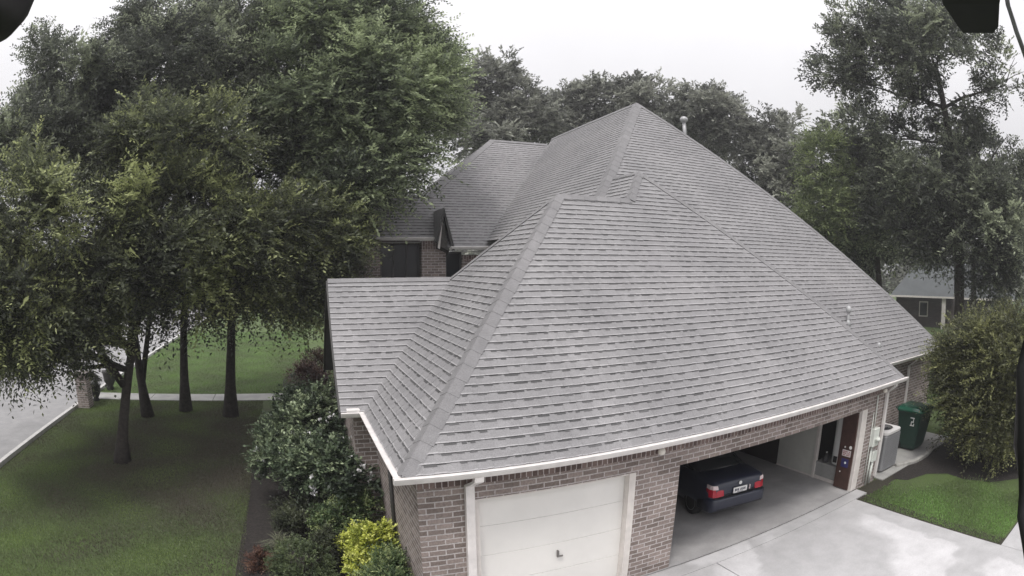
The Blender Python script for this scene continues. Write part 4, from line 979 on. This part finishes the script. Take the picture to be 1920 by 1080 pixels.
shrub('bed_plant', 'dim leafy plant at the far end of the bed beneath the low gutter', (-1.2, 9.3, -.03), [(-1.2,9.3,.6,.8,.55),(-.6,8.6,.7,.5,.6),(-1.9,9.0,.4,.5,.35)], LEAF_DIM, 39, 60, 18, 8, .085, .045, clump_r=.28, spray_len=.3)
shrub('porch_shrub', 'brownish shrub where the front walk meets the house', (-.9, 19.3, -.03), [(-.9,19.3,.55,.9,.5),(-.4,20.6,.7,.8,.6),(-.2,18.6,.5,.5,.45)], LEAF_RED, 40, 70, 16, 8, .10, .05, clump_r=.3, spray_len=.3)
# strappy grass clump
gt = thing('grass_clump', 'spiky pale ornamental grass clump at the edge of the bed', 'ornamental grass', (-1.95, 3.3, -.03))
b = MB(); rd = random.Random(9)
for k in range(150):
    a = rd.uniform(0, 2*PI); ln = rd.uniform(.3, .62); el = rd.uniform(.5, 1.35); c = Vector((-1.95+rd.gauss(0, .05), 3.3+rd.gauss(0, .05), -.02)); d = Vector((math.cos(a), math.sin(a), 0)); s_ = Vector((-d.y, d.x, 0))*.006
    p1 = c+d*ln*.5*math.cos(el)+Vector((0, 0, ln*.55*math.sin(el))); p2_ = c+d*ln*(.25+.75*math.cos(el))+Vector((0, 0, ln*(.75*math.sin(el)-.12)))
    b.face([c-s_, c+s_, p1+s_, p1-s_]); b.face([p1-s_, p1+s_, p2_])
b.build('blades', mat('grass_blade', (.16, .17, .11), .7, var=.3, scale=20), gt, fix=False)
# urns
for (x, y, lab, s) in ((-10.6, 16.2, 'dark urn with a small leafy plant right behind the brick pillar', 1.0), (-10.65, 18.6, 'dark urn with clipped round plant across the front walk from the pillar', 1.25)):
    u_ = thing('planter_urn', lab, 'urn', (x, y, -.02), 0, 'urns flanking the front walk')
    b = MB(); b.lathe([(.16*s, 0), (.18*s, .05), (.13*s, .12*s), (.24*s, .3*s), (.29*s, .62*s), (.32*s, .68*s), (.27*s, .69*s)], (x, y, -.02), 18); b.build('pot', POT, u_)
    r3 = np.random.RandomState(int(y*10)); P, A, Bx, Tt = sprays(r3, [(x, y, .86*s, .26*s, .16*s)], 20, 14, 7, .06, .1, .14, shell=(.3, 1.0))
    leaf_mesh('plant', P, A, Bx, Tt, .07, .03, LEAF_DIM, u_, r3, (x, y, -.02))

# ------------------------------------------------------------------ neighbouring house
NBR = mat('neighbour_roof', (.085, .092, .095), .85, var=.12, scale=1.5)
NBB = brick_mat('neighbour_brick', (.05, .04, .038), (.09, .07, .065), (.13, .12, .115))
nb = thing('neighbour_house', 'low dark brick house with grey roof and white porch posts under the right trees', 'house', (52, 14.5, 0))
ang = math.atan2(-9.7, 4.2); ud = Vector((math.cos(ang), math.sin(ang), 0)); vd = Vector((-ud.y, ud.x, 0))
if vd.x < 0: vd = -vd
A0 = Vector((46.9, 20.0, 0))
def NP(a, d, z): q = A0+ud*a+vd*d; return (q.x, q.y, z)
b = MB(); Ln = 13.5
b.face([NP(-1, 0, 2.85), NP(6.0, 0, 2.85), NP(6.0, 4.5, 6.4), NP(2, 4.5, 6.4)]); b.face([NP(6.0, 0, 2.85), NP(6.0, 4.5, 6.4), NP(6.0, 9, 2.85)])
b.face([NP(7.0, .6, 2.80), NP(Ln, .6, 2.80), NP(Ln-2, 4.5, 6.0), NP(7.0, 4.5, 6.0)]); b.face([NP(Ln, .6, 2.8), NP(Ln, 9, 2.8), NP(Ln-2, 4.5, 6.0)])
b.face([NP(-1, 9, 2.85), NP(2, 4.5, 6.4), NP(-1, 0, 2.85)]); b.face([NP(-1, 9, 2.85), NP(Ln, 9, 2.85), NP(Ln-2, 4.5, 6.1), NP(2, 4.5, 6.1)])
b.build('roof', NBR, nb, fix=False)
def nbox(b, a0, a1, d0, d1, z0, z1):
    v = [NP(a0,d0,z0),NP(a1,d0,z0),NP(a1,d1,z0),NP(a0,d1,z0),NP(a0,d0,z1),NP(a1,d0,z1),NP(a1,d1,z1),NP(a0,d1,z1)]
    for q in ((0,3,2,1),(4,5,6,7),(0,1,5,4),(1,2,6,5),(2,3,7,6),(3,0,4,7)): b.face([v[k] for k in q])
b = MB(); nbox(b, -.5, Ln-.5, 1.6, 8.6, -.05, 2.8); b.build('wall', NBB, nb, fix=False)
b = MB(); nbox(b, -1, 6.05, -.05, .05, 2.70, 2.86); nbox(b, 6.95, Ln, .55, .65, 2.64, 2.80); b.build('gutter', TRIM, nb, fix=False)
for a in (4.9, 8.3):
    b = MB(); nbox(b, a-.22, a+.22, .15, .5, -.05, 2.7); b.build('porch_post', TRIM, nb, fix=False)
for a in (2.6, 10.5):
    b = MB()
    for q in ((a-.5, a-.4, .9, 2.3), (a+.4, a+.5, .9, 2.3), (a-.4, a+.4, 2.2, 2.3), (a-.4, a+.4, .9, 1.0)): nbox(b, q[0], q[1], 1.5, 1.6, q[2], q[3])
    wf = b.build('window', TRIM, nb, fix=False)
    b = MB(); nbox(b, a-.4, a+.4, 1.56, 1.6, 1.0, 2.2); o = b.build('pane', GLASS, None, fix=False); o.parent = wf; o.location = -nb.location

# far wood closing the horizon
rs = np.random.RandomState(5); lob = []
for az in np.arange(-62, 100, 3.2):
    a = math.radians(az); d = rs.uniform(72, 92); h = rs.uniform(3.5, 5.5)
    lob.append((CAM.x+d*math.sin(a), CAM.y+d*math.cos(a), h, rs.uniform(3.5, 5.0), h*1.05))
P, A, Bx, Tt = sprays(rs, lob, 1500, 12, 8, .5, 1.3, 1.3, shell=(.5, 1.0))
tag(leaf_mesh('distant_wood', P, A, Bx, Tt, .62, .4, LEAF_GREY, None, rs), 'hazy wood far behind the houses', 'wood', kind='stuff')

# ------------------------------------------------------------------ the drone that carries the camera
dr = thing('camera_drone', 'black drone frame with motor pods, thin strut and curved landing leg around the viewpoint', 'drone', (-1.36, -7.28, 5.36))
DRB = mat('drone_black', (.012, .012, .013), .45, var=.2, scale=30)
DRG = mat('drone_grey', (.16, .16, .17), .4, var=.1, scale=30)
b = MB(); b.bbox(-1.55, -1.17, -7.42, -7.14, 5.34, 5.44, .02); b.build('hull', DRB, dr)
b = MB(); b.lathe([(.02, -.035), (.040, -.031), (.0475, -.020), (.05, .0), (.05, .06), (.03, .075)], (-1.4630, -6.6820, 5.4860), 28); b.build('motor_pod', DRB, dr)
b = MB(); b.tube([(-1.46, -6.69, 5.53), (-1.50, -6.95, 5.50), (-1.42, -7.2, 5.42)], [.016, .018, .02], 10); b.build('arm', DRB, dr)
b = MB(); b.loft([
    [(-.9368, -6.8566, 5.4307), (-.9307, -6.8761, 5.4298), (-.8858, -6.8644, 5.4485), (-.8928, -6.842, 5.4495)],
    [(-.9389, -6.8548, 5.4341), (-.9307, -6.8811, 5.4328), (-.8858, -6.8702, 5.452), (-.8952, -6.8399, 5.4534)],
    [(-.9456, -6.8511, 5.4457), (-.9341, -6.8875, 5.4438), (-.8897, -6.8776, 5.4646), (-.903, -6.8356, 5.4668)],
    [(-.9541, -6.8547, 5.4641), (-.9398, -6.9014, 5.4609), (-.8963, -6.8936, 5.4843), (-.9128, -6.8398, 5.4879)],
    [(-.957, -6.858, 5.50), (-.945, -6.905, 5.50), (-.905, -6.90, 5.51), (-.92, -6.845, 5.51)]], True, False); b.build('motor_pod', DRB, dr)
b = MB(); b.tube([(-.9403, -6.8992, 5.461), (-.9325, -6.893, 5.4429), (-.9268, -6.8922, 5.4296), (-.9195, -6.8933, 5.4107)], .0017, 8); b.build('strut', DRG, dr)
b = MB(); b.tube([(-.93, -6.875, 5.50), (-1.0, -7.0, 5.48), (-1.2, -7.2, 5.42)], [.012, .016, .02], 10); b.build('arm', DRB, dr)
b = MB(); b.tube([(-.8544, -6.887, 5.3419), (-.8567, -6.8679, 5.2971), (-.8619, -6.8642, 5.2492), (-.8693, -6.8736, 5.2055), (-.8787, -6.8929, 5.1668), (-.8912, -6.9233, 5.1311), (-.9079, -6.9675, 5.1006)], [.0065, .0078, .0082, .0083, .0083, .0083, .008], 16); b.build('landing_leg', DRB, dr)
b = MB(); b.tube([(-.846, -6.8817, 5.355), (-.95, -7.05, 5.39), (-1.2, -7.25, 5.40)], [.007, .010, .014], 10); b.build('arm', DRB, dr)

# ------------------------------------------------------------------ grass blades
def grass(name, label, regions, n, seed, hgt, m, keep=None):
    r = np.random.RandomState(seed); P = []
    A_ = np.array([(a[1]-a[0])*(a[3]-a[2]) for a in regions]); cnt = (n*A_/A_.sum()).astype(int)
    for a, c in zip(regions, cnt): P.append(np.c_[r.uniform(a[0], a[1], c), r.uniform(a[2], a[3], c), np.full(c, -.052)])
    P = np.concatenate(P)
    if keep is not None: P = P[keep(P[:, 0], P[:, 1])]
    n = len(P); ax = np.c_[r.normal(0, .45, n), r.normal(0, .45, n), np.ones(n)]; ax /= np.linalg.norm(ax, axis=1)[:, None]
    sd = np.cross(ax, r.normal(size=(n, 3))); sd /= np.linalg.norm(sd, axis=1)[:, None]
    cl = .5+.36*np.sin(P[:, 0]*1.7+np.sin(P[:, 1]*1.1)*1.5)*np.sin(P[:, 1]*1.3+1)+r.normal(0, .14, n)
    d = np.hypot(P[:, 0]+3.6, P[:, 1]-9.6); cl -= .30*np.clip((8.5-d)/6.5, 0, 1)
    o = leaf_mesh(name, P, ax, sd, cl, hgt, .016, m, None, r)
    return tag(o, label, 'grass', kind='stuff')
LEAF_GRASS = leaf_mat('grass_leaf', (.110, .100, .076), (.130, .162, .074), (.200, .275, .085), .3)
LUSH = leaf_mat('lush_grass_leaf', (.12, .15, .07), (.145, .225, .075), (.21, .36, .10), .3)
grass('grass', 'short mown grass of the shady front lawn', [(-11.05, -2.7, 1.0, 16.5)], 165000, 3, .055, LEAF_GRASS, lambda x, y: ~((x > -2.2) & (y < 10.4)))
grass('grass', 'brighter mown grass beyond the front walk', [(-11.05, -.2, 17.95, 42)], 110000, 6, .06, LUSH)
grass('grass', 'short mown grass of the small lawn by the driveway', [(10.05, 17.5, -4.5, -.2)], 60000, 4, .06, LUSH, lambda x, y: (x < 11.6+.9*np.sin(y*2.1)*.5-.55*(y+.5)+np.random.RandomState(8).normal(0, .35, len(x))))
# ------------------------------------------------------------------ hazy damp air
hm = bpy.data.materials.new('haze'); hm.use_nodes = True; hn = hm.node_tree.nodes; hn.clear()
hv = hn.new('ShaderNodeVolumePrincipled'); hv.inputs['Color'].default_value = (.93, .93, .96, 1); hv.inputs['Density'].default_value = .0016; hv.inputs['Anisotropy'].default_value = .2
ho = hn.new('ShaderNodeOutputMaterial'); hm.node_tree.links.new(hv.outputs[0], ho.inputs['Volume'])
b = MB(); b.box(-245, 245, -245, 245, -1.1, 23.0); tag(b.build('haze', hm), 'thin pale haze in the air', 'haze', kind='stuff')
